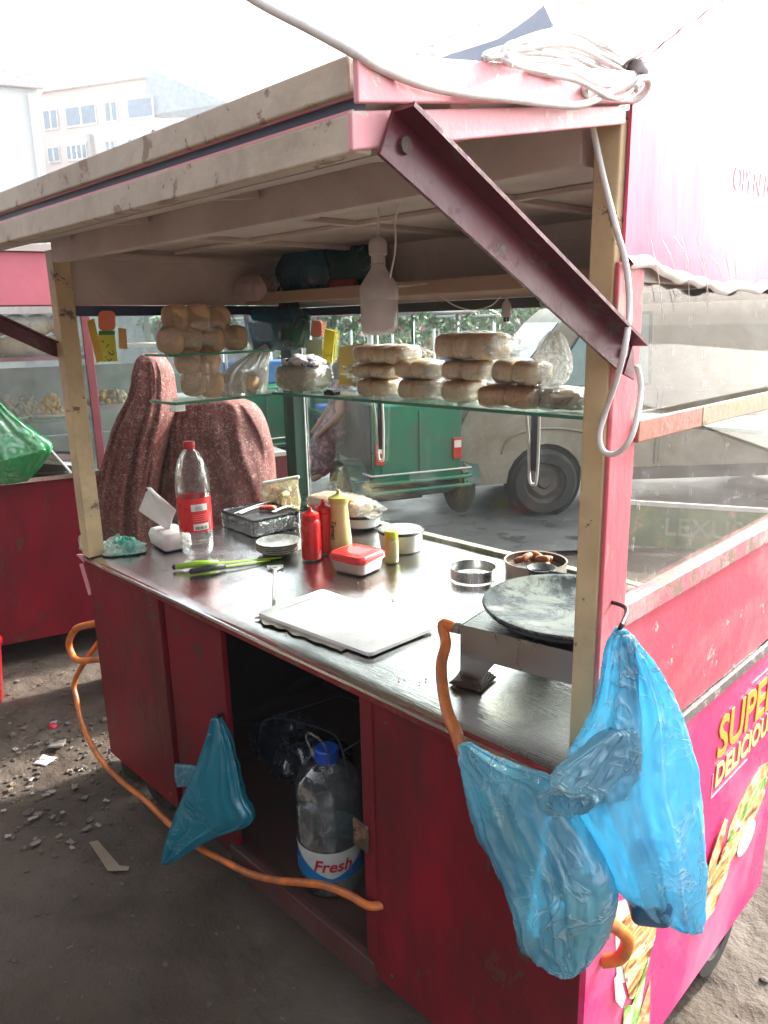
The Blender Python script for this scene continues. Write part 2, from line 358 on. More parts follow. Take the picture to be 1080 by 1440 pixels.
P(MB().box((-L+.02, D-.045, ZB), (-.02, D-.02, .83)).box((-L+.02, .03, .826), (-.02, D-.05, .834)).box((-1.6, .04, ZB), (-1.58, D-.05, .825)).box((-.40, .045, ZB), (-.385, D-.05, .825)), 'cupboard_lining', dark_in)
P(MB().box((-L, .017, ZB), (-L+.018, D, .858)), 'end_panel', red_dark)
P(MB().box((-L, D-.018, ZB), (0, D, .858)), 'back_panel', red_dark)
# counter: gently dented steel sheet
def cfn(u, v):
    x = -L+.002+u*(L-.006); y = -.014+v*(D-.004)
    z = ZC+.0022*noise.noise(V((x*3.1, y*3.7, 0)))+.0009*noise.noise(V((x*11, y*9, 3)))
    if v == 0: z -= .004
    return V((x, y, z))
cm = MB().grid(cfn, 90, 44); e0 = [cfn(i/60, 0) for i in range(61)]
cm.rings([[p, p+V((0, -.0005, -.006))] for p in e0], closed=False, cap=False)
P(cm, 'counter_top', steel, smooth=True)
P(MB().box((-L, D-.02, ZC-.003), (-.003, D+.01, ZC+.011)), 'back_sill', M('greenish_sill', (.30, .33, .22), .5, var=.3, wear=(.5, .48, .4), wa=.3), bevel=.003)
# right side: raised board, vinyl sheet, trim
def edge_poly(x, z0, z1fn, t, y0=.0, y1=D, n=24):
    pts = [V((x, y0, z0)), V((x, y1, z0))]+[V((x, y1-(y1-y0)*i/n, z1fn((y1-(y1-y0)*i/n)))) for i in range(n+1)]
    return pts
P(MB().box((-.016, .004, .868), (0, D, 1.092)), 'side_board', pink_paint, bevel=.002)
P(MB().box((-.020, .052, 1.0925), (.006, D, ZS)), 'side_rail', M('chipped_side_rail', (.66, .13, .15), .55, var=.25, wear=(.22, .16, .12), wa=.34, ws=16, bmp=.4, dirt=(.62, .36, .33), da=.4, ds=8), bevel=.002)
P(MB().box((-.014, -.0015, ZB), (.0035, D, .846)), 'side_board', vinyl)
P(MB().box((.0005, .06, .8465), (.009, D, .867)), 'trim_strip', M('grey_trim', (.16, .13, .12), .6, var=.4, wear=(.40, .30, .28), wa=.35, ws=30, bmp=.4), bevel=.002)
# printed matter on the vinyl
lt = MB()
gold = M('gold_print', (.80, .38, .05), .4, var=.25)
gold2 = M('pale_yellow_print', (.86, .66, .25), .4, var=.2)
put_text(lt, 'SUPER', .118, (.0052, .60, .738), (0, 1, 0), (0, 0, 1), bold=.0022, stretch=.95)
P(lt, 'printed_lettering', gold)
lt = MB(); put_text(lt, 'DELICIOUS', .066, (.0052, .60, .661), (0, 1, 0), (0, 0, 1), bold=.0016, stretch=.93)
P(lt, 'printed_lettering', gold2)
plk = M('pink_line_print', (.85, .45, .52), .4)
P(MB().box((.0040, .438, .622), (.0048, .4405, .675)), 'printed_line', plk)
P(MB().box((.0040, .4405, .622), (.0048, .62, .6245)), 'printed_line', plk); P(MB().box((.0040, .60, .80), (.0048, .80, .8025)), 'printed_line', plk)
def food_print(pts, mats, name, seed):
    mb = MB(); mb.prism(pts, (.0009, 0, 0)); o = P(mb, name, mats)
def printed_food(name, stops, sc_, extra):
    m, t, b = nodes(name); vec = coords(t, sc_); r = N(t, 'ShaderNodeValToRGB'); cr = r.color_ramp
    for i, (p, c) in enumerate(stops):
        e = cr.elements[i] if i < 2 else cr.elements.new(p)
        e.position = .40+(p-.30)*.46; e.color = (*c, 1)
    t.links.new(nz(t, vec, extra, 7, .62, .9), r.inputs['Fac']); t.links.new(r.outputs[0], b.inputs['Base Color']); b.inputs['Roughness'].default_value = .3; return m
fp1 = printed_food('sandwich_print', [(.30, (.20, .05, .03)), (.78, (.85, .78, .6)), (.40, (.55, .20, .06)), (.47, (.75, .50, .18)), (.53, (.22, .30, .06)), (.60, (.80, .62, .32)), (.68, (.60, .12, .08))], (1, .55, 1.6), 26)
fp2 = printed_food('bun_print', [(.30, (.35, .16, .05)), (.75, (.85, .70, .42)), (.5, (.62, .36, .13))], (1, 1, 1), 30)
fp3 = printed_food('lettuce_print', [(.30, (.06, .16, .02)), (.75, (.75, .82, .6)), (.5, (.25, .50, .08))], (1, 1, 1), 18)
# long sandwich picture: bun, filling, salad and plate drawn as layers one above the other
def yz(l, x): return [V((x, a, b)) for a, b in l]
def circ(cy_, cz, ry, rz, x, n=18, a0=0, ph=0): return [V((x, cy_+ry*math.cos(2*math.pi*k/n)*math.cos(ph)-rz*math.sin(2*math.pi*k/n)*math.sin(ph), cz+ry*math.cos(2*math.pi*k/n)*math.sin(ph)+rz*math.sin(2*math.pi*k/n)*math.cos(ph))) for k in range(n)]
P(MB().prism(circ(.66, .505, .115, .045, .0040, ph=.30), (.0006, 0, 0)), 'printed_picture', fp2)
P(MB().prism(circ(.645, .475, .125, .030, .0050, ph=.30), (.0006, 0, 0)), 'printed_picture', fp3)
P(MB().prism(circ(.625, .445, .135, .030, .0060, ph=.30), (.0006, 0, 0)), 'printed_picture', fp1)
P(MB().prism(circ(.66, .415, .050, .034, .0070, ph=.2), (.0006, 0, 0)), 'printed_picture', plain('plate_print', (.75, .78, .66), .3))
P(MB().prism(yz([(.39, .395), (.42, .335), (.50, .33), (.56, .38), (.585, .45), (.53, .475), (.50, .44), (.475, .49), (.455, .44), (.42, .46)], .0080), (.0006, 0, 0)), 'printed_picture', fp1)
P(MB().prism(yz([(.405, .40), (.425, .37), (.50, .47), (.53, .53), (.51, .545), (.46, .49)], .0090), (.0006, 0, 0)), 'printed_picture', fp2)
# lower wrap picture
P(MB().prism(yz([(.075, .62), (.20, .57), (.23, .50), (.17, .40), (.10, .45)], .0040), (.0006, 0, 0)), 'printed_picture', plain('pale_green_print', (.50, .58, .50), .4))
P(MB().prism(yz([(.10, .57), (.24, .56), (.235, .45), (.19, .35), (.15, .38), (.12, .46)], .0050), (.0006, 0, 0)), 'printed_picture', fp1)
P(MB().prism(yz([(.13, .38), (.16, .36), (.21, .42), (.19, .30), (.155, .28), (.13, .31)], .0060), (.0006, 0, 0)), 'printed_picture', fp3)
P(MB().prism(yz([(.13, .30), (.17, .27), (.23, .36), (.24, .25), (.20, .205), (.13, .205)], .0045), (.0006, 0, 0)), 'printed_picture', printed_food('burger_print', [(.3, (.55, .06, .03)), (.7, (.85, .55, .35)), (.5, (.70, .25, .08))], (1, 1, 1), 22))
P(MB().prism(yz([(.085, .47), (.10, .475), (.13, .40), (.12, .385), (.095, .42)], .0070), (.0006, 0, 0)), 'printed_picture', paper)
# posts
P(MB().box((-.037, -.012, ZC+.003), (-.003, .012, 1.73)), 'corner_post', cream, bevel=.0025)
P(MB().box((-.0025, -.012, .868), (.004, .052, 1.574)).box((-.035, .0135, ZC+.004), (-.003, .052, 1.72)), 'corner_post', pink_post, bevel=.002)
P(MB().box((-L, -.012, ZC+.002), (-L+.046, .036, 1.72)), 'corner_post', cream, bevel=.0025)
P(MB().box((-L+.005, D-.06, ZC+.002), (-L+.062, D-.006, 1.60)), 'corner_post', green_post, bevel=.003)
P(MB().box((-.045, D-.05, ZC+.002), (-.003, D-.004, 1.70)), 'corner_post', cream, bevel=.003)
# upper structure
P(MB().box((-L+.046, -.012, 1.687), (-.053, .02, 1.747)), 'front_beam', lining, bevel=.002)
P(MB().box((-L, .037, 1.578), (-L+.012, D-.02, 1.748)).box((-L+.012, .037, 1.70), (-L+.03, D-.02, 1.72)), 'gable_panel', lining)
P(MB().box((-L+.002, .037, 1.548), (-L+.016, D-.06, 1.5765)), 'window_rail', M('navy_rail', (.03, .05, .10), .4), bevel=.002)
P(MB().box((-L+.02, D-.014, 1.568), (-.05, D, 1.748)).box((-L+.02, D-.022, 1.695), (-.05, D-.0145, 1.705)), 'back_board', lining)
P(MB().box((-L+.065, D-.022, 1.540), (-.05, D-.002, 1.5665)), 'window_rail', M('black_rail', (.02, .022, .024), .4), bevel=.002)
P(MB().box((-L+.07, D-.21, 1.588), (-.05, D-.025, 1.603)).box((-L+.065, D-.235, 1.578), (-.05, D-.212, 1.612)), 'storage_shelf', tan_wood, bevel=.003)
cl = MB().box((-L+.013, .0205, 1.7355), (-.012, D-.015, 1.745))
for x in (-1.28, -.86, -.43): cl.box((x-.012, .021, 1.724), (x+.012, D-.03, 1.735))
cl.box((-L+.03, .36, 1.7245), (-.05, .378, 1.7345))
P(cl, 'ceiling_panel', lining, bevel=.0015)
# sloping tin roof over the ceiling and the big sign board on the end
roof_m = M('pale_tin_roof', (.80, .76, .76), .5, metal=.2, var=.2, wear=(.3, .2, .17), wa=.3, bmp=.2)
def rfn(u, v):
    x = -L-.05+u*(L+.07); y = -.03+v*(D+.12); return V((x, y, 1.775+.53*(y+.03)+.008*math.sin(x*80)))
rm = MB().grid(rfn, 180, 6); P(rm, 'roof', roof_m, smooth=True)
def sign_top(y): return 1.785+.53*max(y, 0)+.004*noise.noise(V((y*30, 0, 0)))
def sign_bot(y): return 1.578-.022*min(1, y*4)+.011*noise.noise(V((y*9, 5, 0)))+.006*noise.noise(V((y*28, 2, 0)))
n = 60; top = [(D+.02)*i/n for i in range(n+1)]
sp = [V((-.001, y, sign_bot(y))) for y in top]+[V((-.001, y, sign_top(y))) for y in reversed(top)]
P(MB().prism(sp, (.004, 0, 0)), 'sign_board', vinyl_sign)
# torn, curling lower lip of the sign
lip = []
for i in range(n+1):
    y = top[i]; z = sign_bot(y); a = .012+.006*noise.noise(V((y*20, 9, 0)))
    lip.append([V((.0036, y, z+.004)), V((.009, y, z+.001)), V((.012+a*.3, y, z-a*.6)), V((.010, y, z-a))])
P(MB().rings(lip, closed=False, cap=False), 'torn_edge', M('torn_white_edge', (.78, .72, .66), .5, var=.3), smooth=True)
lt = MB(); put_text(lt, 'OPEN NOW', .046, (.0033, .415, 1.698), (0, 1, 0), (0, 0, 1), bold=0, ext=.0005, stretch=.9)
P(lt, 'printed_lettering', plain('white_print', (.8, .76, .76), .4))
# ragged strings and film strips under the sign
for i in range(9):
    y = .05+.030*i+random.uniform(-.008, .008); z0 = 1.585+random.uniform(0, .03); ln = random.uniform(.03, .10)
    P(MB().tube([(.010, y, z0), (.016, y+.012, z0-ln*.4), (.012, y+.03+random.uniform(0, .03), z0-ln)], .0006, 4), 'loose_thread', white_pl)
P(MB().box((-.010, .055, 1.552), (-.002, D, 1.575)), 'window_rail', M('pale_rail', (.55, .52, .48), .5, var=.3, wear=(.2, .15, .12), wa=.3), bevel=.002)
# glazing
P(MB().box((-L+.020, .037, ZC+.006), (-L+.024, D-.062, 1.547)), 'glass_pane', glass_clean)
P(MB().box((-L+.065, D-.012, ZC+.012), (-.047, D-.008, 1.539)), 'glass_pane', glass_clean)
P(MB().box((-.012, .053, ZS+.001), (-.009, D-.052, 1.551)), 'glass_pane', glass_side)
P(MB().box((-L+.026, .037, ZC+.006), (-L+.030, .042, 1.547)), 'window_seal', white_pl); P(MB().box((-L+.064, D-.016, ZC+.012), (-L+.069, D-.0125, 1.539)), 'window_seal', white_pl)
# side bar that carries the shelf
P(MB().box((.0045, .045, 1.352), (.012, .24, 1.382)), 'side_bar', M('faded_red_bar', (.36, .13, .085), .5, var=.25, wear=(.5, .38, .25), wa=.3, ws=20, bmp=.3), bevel=.002)
P(MB().box((.0045, .2405, 1.352), (.012, D, 1.382)), 'side_bar', M('dull_yellow_wood', (.40, .32, .21), .6, var=.3, wear=(.2, .15, .1), wa=.3, bmp=.3), bevel=.002)
# glass shelves
def shelf(lo, hi, edges, name='glass_shelf'):
    o = P(MB().box(lo, hi), name, glass_shelf); e = MB()
    for ed in edges: e.box(*ed)
    P(e, 'green_edge', glass_edge, o)
SH = 1.299
shelf((-1.50, .58, SH), (-.016, D-.03, SH+.006), [((-1.50, .5765, SH-.001), (-.016, .5798, SH+.007))])
shelf((-L+.034, .235, SH-.004), (-1.503, D-.07, SH+.002), [((-1.5028, .235, SH-.005), (-1.5005, .575, SH+.003)), ((-L+.034, .2315, SH-.005), (-1.5028, .2348, SH+.003))])
shelf((-L+.034, .235, 1.432), (-1.51, .60, 1.437), [((-1.5095, .235, 1.431), (-1.507, .60, 1.438)), ((-L+.034, .232, 1.431), (-1.5095, .2348, 1.438))])
cb = MB().box((-L+.045, .29, SH-.036), (-L+.080, .325, SH-.006)); P(cb, 'shelf_clip', alu, bevel=.002)
# V-shaped shelf brackets of white-taped strip on the back glass
for cx in (-1.235, -.655):
    b = MB().tube(catmull([(cx-.022, D-.028, SH-.002), (cx-.014, D-.020, SH-.12), (cx-.009, D-.020, SH-.205), (cx+.004, D-.020, SH-.215), (cx+.012, D-.020, SH-.205), (cx+.016, D-.020, SH-.12), (cx+.020, D-.028, SH-.002)], 5), .0042, 6)
    o = P(b, 'shelf_bracket', white_pl, smooth=True)
    P(MB().box((cx-.010, D-.019, SH-.18), (cx+.010, D-.0145, SH-.004)), 'bracket_core', dark_gap, o)
# ---- propped awning
def az(y, top): return (1.705 if top else 1.643)+(1.755-1.705 if top else 1.735-1.643)*(1-abs(y)/.42)
aw = P(MB().add([V((x, y, az(y, 1)-.010+dz)) for dz in (0, .006) for x, y in ((-L-.06, -.005), (-.004, -.005), (-.004, -.418), (-L-.06, -.418))], [(3, 2, 1, 0), (4, 5, 6, 7), (0, 1, 5, 4), (1, 2, 6, 5), (2, 3, 7, 6), (3, 0, 4, 7)]), 'awning', lining)
eg = MB().box((-L-.06, -.432, 1.681), (-.002, -.408, 1.708)).box((-L-.06, -.428, 1.640), (-.002, -.408, 1.669))
P(eg, 'awning_edge', cream_edge, aw, bevel=.002)
P(MB().box((-L-.06, -.424, 1.6692), (-.004, -.412, 1.6808)), 'edge_groove', dark_gap, aw)
P(MB().box((-L-.06, -.4265, 1.669), (-.004, -.4245, 1.6713)).box((-L-.06, -.4265, 1.6795), (-.004, -.4245, 1.681)), 'pink_line', pink_fascia, aw)
sf = MB()
for (z0a, z1a, z0b, z1b, x0) in ((1.672, 1.706, 1.742, 1.774, .004), (1.640, 1.668, 1.722, 1.741, -.004)):
    sf.prism([V((x0, -.433, z0a)), V((x0, -.433, z1a)), V((x0, -.012, z1b)), V((x0, -.012, z0b))], (.006, 0, 0))
P(sf, 'awning_side', pink_fascia, aw, bevel=.0015)
rb = MB()
for y in (-.29, -.15): rb.box((-L-.05, y-.012, az(y, 1)-.027), (-.01, y+.012, az(y, 1)-.0105))
for x in (-1.5, -1.1, -.7, -.30): rb.bar((x, -.405, az(-.405, 1)-.018), (x, -.02, az(-.02, 1)-.018), .018, .012)
P(rb, 'awning_rib', lining, aw)
def brace(a, b, name='brace'):
    a, b = V(a), V(b); d = (b-a).normalized(); sx = d.cross(V((0, 0, 1))).normalized(); u = sx.cross(d)
    mb = MB().bar(a, b, .004, .040, mi=0); mb.bar(a+sx*.013+u*.018, b+sx*.013+u*.018, .022, .004)
    tip = MB().prism([b+u*.02, b-u*.02, b+d*.028-u*.016], sx*.004)
    mb.v += tip.v; nn = len(mb.v)-len(tip.v); mb.f += [tuple(i+nn for i in f) for f in tip.f]; mb.mi += tip.mi
    o = P(mb, name, brace_m)
    P(MB().lathe([(0.001, 0), (.007, 0), (.007, .006), (.001, .006)], a+d*.02+sx*.0, 8, axis=sx), 'bolt', rust, o)
    P(MB().lathe([(0.001, 0), (.006, 0), (.006, .007), (.001, .007)], b-d*.015, 8, axis=sx), 'bolt', rust, o)
brace((.008, -.402, 1.657), (.014, -.004, 1.462))
brace((-L+.0, -.415, 1.668), (-L-.004, -.018, 1.462))
# blue sheet on the roof
bp = [at(*p, 'y', .15) for p in ((572, 99), (640, 74), (700, 55), (726, 38), (748, 22), (765, 7), (777, 33), (768, 60), (740, 84), (700, 96), (640, 100))]
o = MB().prism(bp, (0, .004, 0)).build('roof_sheet', M('blue_tarp', (.42, .50, .62), .4, var=.2, bmp=.3, bs=14), None)
tag(o, 'stiff blue sheet standing up on the roof behind the coiled white cable', 'sheet')
# wheel under the cart, hinge and latch at left end
def wheel_part(c, r=.11, wd=.05, ax=(1, 0, 0), par=None, rimm=None, name='wheel'):
    par = par or cart
    o = P(MB().lathe([(r*.62, -wd/2), (r*.93, -wd/2), (r, -wd*.3), (r, wd*.3), (r*.93, wd/2), (r*.62, wd/2), (r*.62, -wd/2)], c, 28, axis=ax, cap=False), name, rubber, par, smooth=True, auto=50)
    P(MB().lathe([(.002, -wd*.3), (r*.2, -wd*.42), (r*.25, -wd*.3), (r*.62, -wd*.2), (r*.62, wd*.2), (r*.25, wd*.3), (r*.2, wd*.42), (.002, wd*.3)], c, 28, axis=ax), 'rim', rimm or rust, o, smooth=True, auto=40)
    return o
wheel_part((-.07, .70, .12), .12, .055); wheel_part((-.07, .12, .12), .12, .055); wheel_part((-1.58, .12, .12), .12, .055, ax=(0, 1, 0)); wheel_part((-1.58, .70, .12), .12, .055)
P(MB().box((-1.60, .08, .10), (-.04, .13, .18)).box((-1.60, .66, .10), (-.04, .71, .18)), 'axle_beam', rust)
lt = P(MB().box((-L-.025, -.01, .874), (-L+.0, .02, .881)).tube(catmull([(-L-.022, -.005, .878), (-L-.024, -.006, .905), (-L-.008, -.006, .918), (-L-.002, -.006, .90)], 5), .004, 6), 'latch', alu, smooth=False)
P(MB().prism([(-L-.055, -.01, .852), (-L-.004, -.01, .860), (-L-.004, -.01, .838)], (0, .012, 0)).bar((-L-.040, -.004, .825), (-L+.0, -.004, .735), .008, .010), 'hinge_bracket', pink_fascia)

P(MB().box((-.512, -.012, .50), (-.470, -.0065, .56)).box((-.500, -.020, .52), (-.484, -.0125, .54)), 'door_latch', rust, bevel=.002)
for x in (-1.60, -1.30, -.42, -.05):
    for z in (.235, .80): P(MB().lathe([(.0005, 0), (.0045, 0), (.0035, .0022), (.0005, .0025)], (x, -.0022, z), 8, axis=(0, -1, 0)), 'screw', rust)
random.seed(9); mb = MB()
for i in range(160):
    x, y = random.uniform(-1.4, -.3), random.uniform(.03, .6); r = random.uniform(.0008, .0024)
    mb.blob((x, y, ZC+.0028), (r*1.4, r, r*.7), 3, Matrix.Rotation(random.random()*3, 3, 'Z'), 2, .3, 3, seed=i)
tag(mb.build('crumbs', M('bread_crumb', (.45, .28, .14), .8), None), kind='stuff')
# ================================================================== THINGS ON THE COUNTER
def on(px, py, z=ZC+.003): return at(px, py, 'z', z)
def obj(name, label, cat, mb, mat, group=None, **k): return tag(mb.build(name, mat, None, **k), label, cat, group)
def hull_grid_tube(rowsL, rowsR, Nrm, T, sub=6, m=40, fold=.004, ff=9, cr=.0015, seed=0, pinch=0, foldv=1.2, crk=0):
    """closed bag surface between a left and a right outline; T(t) = half thickness"""
    uv = []; Lc, Rc = catmull(rowsL, sub), catmull(rowsR, sub); n = len(Lc); Nrm = V(Nrm).normalized(); rs = []
    for i in range(n):
        t = i/(n-1); a, b = Lc[i], Rc[i]; c = (a+b)/2; h = (b-a)/2; th = T(t); ring = []
        for k in range(m):
            an = 2*math.pi*k/m; cs, sn = math.cos(an), math.sin(an)
            e = .75; cc = math.copysign(abs(cs)**e, cs); ss = math.copysign(abs(sn)**e, sn)
            w = h.length
            fo = fold*(1-.45*t)*noise.noise(V((cc*ff+seed, t*foldv+seed*3, ss*2)))*min(1, w/.03)
            fo += cr*noise.noise(V((cc*w*60, t*16, ss*3+seed)))+cr*abs(noise.noise(V((cc*w*110, t*30+seed, ss*3))))
            if crk:
                q_ = c+h*cc+V((seed, 0, 0)); q_ += V((noise.noise(q_*14), noise.noise(q_*14+V((5, 0, 0))), noise.noise(q_*14+V((0, 5, 0)))))*.03
                fo += crk*(.35-abs(noise.noise(V((q_.x*26, q_.y*26, q_.z*15))))-.6*abs(noise.noise(V((q_.x*60, q_.y*60, q_.z*34)))))
            uv.append((cc, t*2))
            ring.append(c+h*cc+Nrm*(ss*th+fo*(1 if ss > 0 else -1))+h.normalized()*fo*.5*cs)
        rs.append(ring)
    o_ = MB().rings(rs); o_.uv = uv; return o_
def squeeze(name, label, c, h, r, mat, noz_h, capmat=None, prof=None, cat='sauce bottle', group=None, nozmat=None):
    t = thing(name, label, cat, c, group=group); c = V(c)
    pr = prof or [(r*.6, 0), (r*.95, .002), (r, .012), (r*.985, h*.5), (r, h*.9), (r*.93, h*.97), (r*.80, h)]
    MB().lathe(pr, c, 32).build('bottle_body', mat, t, smooth=True, auto=60)
    MB().lathe([(r*.86, h*.985), (r*.90, h+.004), (r*.88, h+.014), (r*.40, h+.020), (.007, h+.024), (.0035, h+noz_h), (.001, h+noz_h)], c, 24).build('nozzle_cap', capmat or mat, t, smooth=True, auto=50)
    return t
ketchup = M('ketchup_red_plastic', (.62, .012, .012), .3, var=.2, vs=9, bmp=.05, dirt=(.42, .01, .01), da=.4, ds=5)
squeeze('squeeze_bottle', 'front one of the two red squeeze bottles, left of the cream one', on(439, 785), .118, .029, ketchup, .034, group='red squeeze bottles on the counter')
squeeze('squeeze_bottle', 'red squeeze bottle half hidden, touching the pale cream bottle', on(457, 776), .122, .027, ketchup, .038, group='red squeeze bottles on the counter')
mayo = M('cream_sauce_plastic', (.60, .50, .22), .35, var=.15, vs=12, bmp=.05)
c = on(479, 776); r = .034; h = .152
mt = squeeze('squeeze_bottle', 'tall pale cream squeeze bottle with handwriting down its side', c, h, r, mayo, .036, prof=[(r*.8, 0), (r, .004), (r*1.02, .03), (r*.92, h*.45), (r*.78, h*.82), (r*.74, h), (r*.6, h+.002)], capmat=M('olive_cap', (.50, .46, .12), .4))
def wrap_text(name, txt, size, c, rad, ang0, z, mat, par, vertical=False, ext=.0003, **k):
    """letters bent round an upright cylinder, read left to right (or downwards)"""
    v, f = text_mesh(txt, size, ext=ext, **k); c = V(c); out = []
    for p in v:
        x, y = (p.y, -p.x) if vertical else (p.x, p.y)
        rr = rad(z+y) if callable(rad) else rad
        a = ang0+x/rr; out.append(c+V((math.cos(a)*(rr+.0008+p.z), math.sin(a)*(rr+.0008+p.z), z+y)))
    mb = MB(); mb.add(out, f); return mb.build(name, mat, par)
ink = plain('black_ink', (.02, .02, .02), .6)
va = math.atan2(CAM.y-c.y, CAM.x-c.x)
wrap_text('handwriting', 'Tamat', .022, c, lambda z: .0345-.05*max(0, z-.03), va-.62, .075, ink, mt, vertical=True, shear=.2, ext=.0006)
# small bottle with yellow cap
c = on(551, 790); t = thing('seasoning_bottle', 'small clear bottle of olive green sauce with yellow green cap', 'bottle', c)
MB().lathe([(.017, 0), (.020, .003), (.020, .060), (.018, .066), (.0165, .068)], c, 28).build('bottle_body', M('olive_sauce', (.52, .50, .20), .3, var=.2), t, smooth=True, auto=60)
MB().lathe([(.0185, .068), (.019, .071), (.019, .088), (.017, .091), (.002, .0912)], c, 28).build('cap', M('lime_cap', (.52, .60, .04), .35), t, smooth=True, auto=50)
# red lid container
def rrect(cx, cy_, wx, wy, r, n=5, rot=0):
    o = []
    for sx, sy, a0 in ((1, 1, 0), (-1, 1, 90), (-1, -1, 180), (1, -1, 270)):
        for k in range(n+1):
            a = R(a0+90*k/n); o.append((sx*(wx/2-r)+r*math.cos(a), sy*(wy/2-r)+r*math.sin(a)))
    c_, s_ = math.cos(rot), math.sin(rot); return [(cx+x*c_-y*s_, cy_+x*s_+y*c_) for x, y in o]
def layers(mb, lay, cx, cy_, rot=0, mi=0):
    rs = [[V((x, y, z)) for x, y in rrect(cx, cy_, wx, wy, r, 6, rot)] for wx, wy, r, z in lay]
    return mb.rings(rs, mi=mi)
c = on(503, 800); rz = R(8)
t = thing('food_container', 'square frosted food container with a red snap lid', 'container', c)
z = c.z
layers(MB(), [(.098, .090, .016, z), (.106, .097, .018, z+.004), (.114, .105, .02, z+.030), (.118, .109, .02, z+.034)], c.x, c.y, rz).build('tub', M('frosted_pinkish_plastic', (.72, .50, .44), .3, var=.12, sub=.3), t, smooth=True, auto=60)
layers(MB(), [(.122, .113, .02, z+.033), (.124, .115, .02, z+.036), (.123, .114, .02, z+.046), (.112, .103, .018, z+.052), (.106, .097, .016, z+.051), (.094, .085, .014, z+.0535), (.05, .045, .01, z+.054)], c.x, c.y, rz).build('lid', M('red_lid', (.72, .035, .035), .2, var=.15, bmp=.1, bs=30), t, smooth=True, auto=40)
# round tub with black gasket
c = V((-1.015, .655, ZC+.003)); rr = .066
t = thing('round_tub', 'round white tub with black rimmed clear lid behind the small olive bottle', 'tub', c)
MB().lathe([(rr*.86, 0), (rr*.9, .003), (rr, .052), (rr*1.03, .054), (rr*1.03, .058)], c, 48).build('tub', M('dirty_white_tub', (.62, .56, .48), .35, var=.2, dirt=(.45, .3, .2), da=.35), t, smooth=True, auto=50)
MB().lathe([(rr*1.035, .0545), (rr*1.06, .058), (rr*1.03, .0625), (rr*.97, .0625), (rr*.95, .059)], c, 48).build('gasket', black_m, t, smooth=True)
MB().lathe([(rr*.97, .058), (rr*.95, .062), (rr*.5, .0615), (.002, .0612)], c, 48).build('lid', M('glossy_white_lid', (.74, .70, .66), .15, bmp=.2, bs=20, dirt=(.4, .35, .3), da=.3), t, smooth=True)
# black rimmed dish
c = at(496, 742, 'z', ZC+.003)+V((.02, .02, 0)); rr = .066
t = thing('serving_dish', 'shallow white dish with a thick black rim under the bread wrapper', 'dish', c)
MB().lathe([(rr*.6, 0), (rr*.9, .012), (rr*.96, .045), (rr*.92, .045), (rr*.86, .018), (.002, .015)], c, 44).build('bowl', M('white_enamel', (.70, .70, .68), .2, var=.1), t, smooth=True, auto=50)
MB().lathe([(rr*.93, .040), (rr*1.04, .043), (rr*1.05, .051), (rr*.96, .052), (rr*.90, .046), (rr*.93, .040)], c, 44, cap=False).build('rim', black_m, t, smooth=True)
# stack of paper plates
c = on(392, 777); pl = M('patterned_plate', (.66, .64, .58), .4, var=.2, dirt=(.22, .21, .18), da=.46, ds=28)
g = 'paper plates stacked on the counter'
def plate(i, z):
    rr = .066; wv = lambda a, zz: 1+.012*math.sin(a*18)*(zz > .006)
    o = MB().lathe([(rr*.70, 0), (rr*.97, .013), (rr, .014), (rr*.98, .0155), (rr*.93, .0145), (rr*.68, .0025), (.002, .002)], V((c.x+.001*math.sin(i*2.3), c.y+.001*math.cos(i*1.7), z)), 72, rfn=wv).build('paper_plate', pl if i else M('plate_face', (.70, .70, .66), .35, var=.2, dirt=(.28, .28, .26), da=.52, ds=34), None, smooth=True, auto=50)
    return o
lab = ['top one of the stacked patterned plates, its white face showing', 'second plate down in the stack of patterned plates', 'third plate down in the stack of patterned plates', 'fourth plate down in the stack of patterned plates', 'bottom plate of the patterned stack, flat on the steel counter']
for i in range(5): tag(plate(i, c.z+.0055*(4-i)), lab[i], 'plate', g)
# 2 litre bottle
pet = pane('clear_pet', (.93, .93, .93), dust=.05, refl=2.2)
def pet_mat(name, tint, refl=1.0, streak=.25):
    m = bpy.data.materials.new(name); m.use_nodes = True; t = m.node_tree; t.nodes.clear()
    out = N(t, 'ShaderNodeOutputMaterial'); vec = coords(t)
    tp = N(t, 'ShaderNodeBsdfTransparent'); tp.inputs['Color'].default_value = (*tint, 1)
    gl = N(t, 'ShaderNodeBsdfGlossy', i_Roughness=.06); df = N(t, 'ShaderNodeBsdfDiffuse'); df.inputs['Color'].default_value = (.8, .8, .8, 1)
    b = bump(t, None, nz(t, vec, 40, 3, .5, 1), .35, .004); t.links.new(b, gl.inputs['Normal'])
    lw = N(t, 'ShaderNodeLayerWeight', i_Blend=.42); ma = N(t, 'ShaderNodeMath', operation='MULTIPLY'); ma.inputs[1].default_value = refl*.8
    t.links.new(lw.outputs['Facing'], ma.inputs[0])
    m0 = N(t, 'ShaderNodeMixShader'); t.links.new(ramp(t, nz(t, coords(t, (1, 1, .25)), 30, 5, .7, 1), .5, .75, (.03, .03, .03, 1), (streak,)*3+(1,)), m0.inputs['Fac'])
    t.links.new(tp.outputs[0], m0.inputs[1]); t.links.new(df.outputs[0], m0.inputs[2])
    m1 = N(t, 'ShaderNodeMixShader'); t.links.new(ma.outputs[0], m1.inputs['Fac']); t.links.new(m0.outputs[0], m1.inputs[1]); t.links.new(gl.outputs[0], m1.inputs[2])
    t.links.new(m1.outputs[0], out.inputs['Surface']); return m
pet = pet_mat('clear_pet_plastic', (.90, .89, .89), .7)
c = on(279, 779); t = thing('soda_bottle', 'large clear plastic bottle with red label and red cap', 'bottle', c)
foot = lambda a, z: 1-(.16*(.5+.5*math.cos(5*a)) if z < .012 else .10*(.5+.5*math.cos(5*a)) if z < .03 else 0)
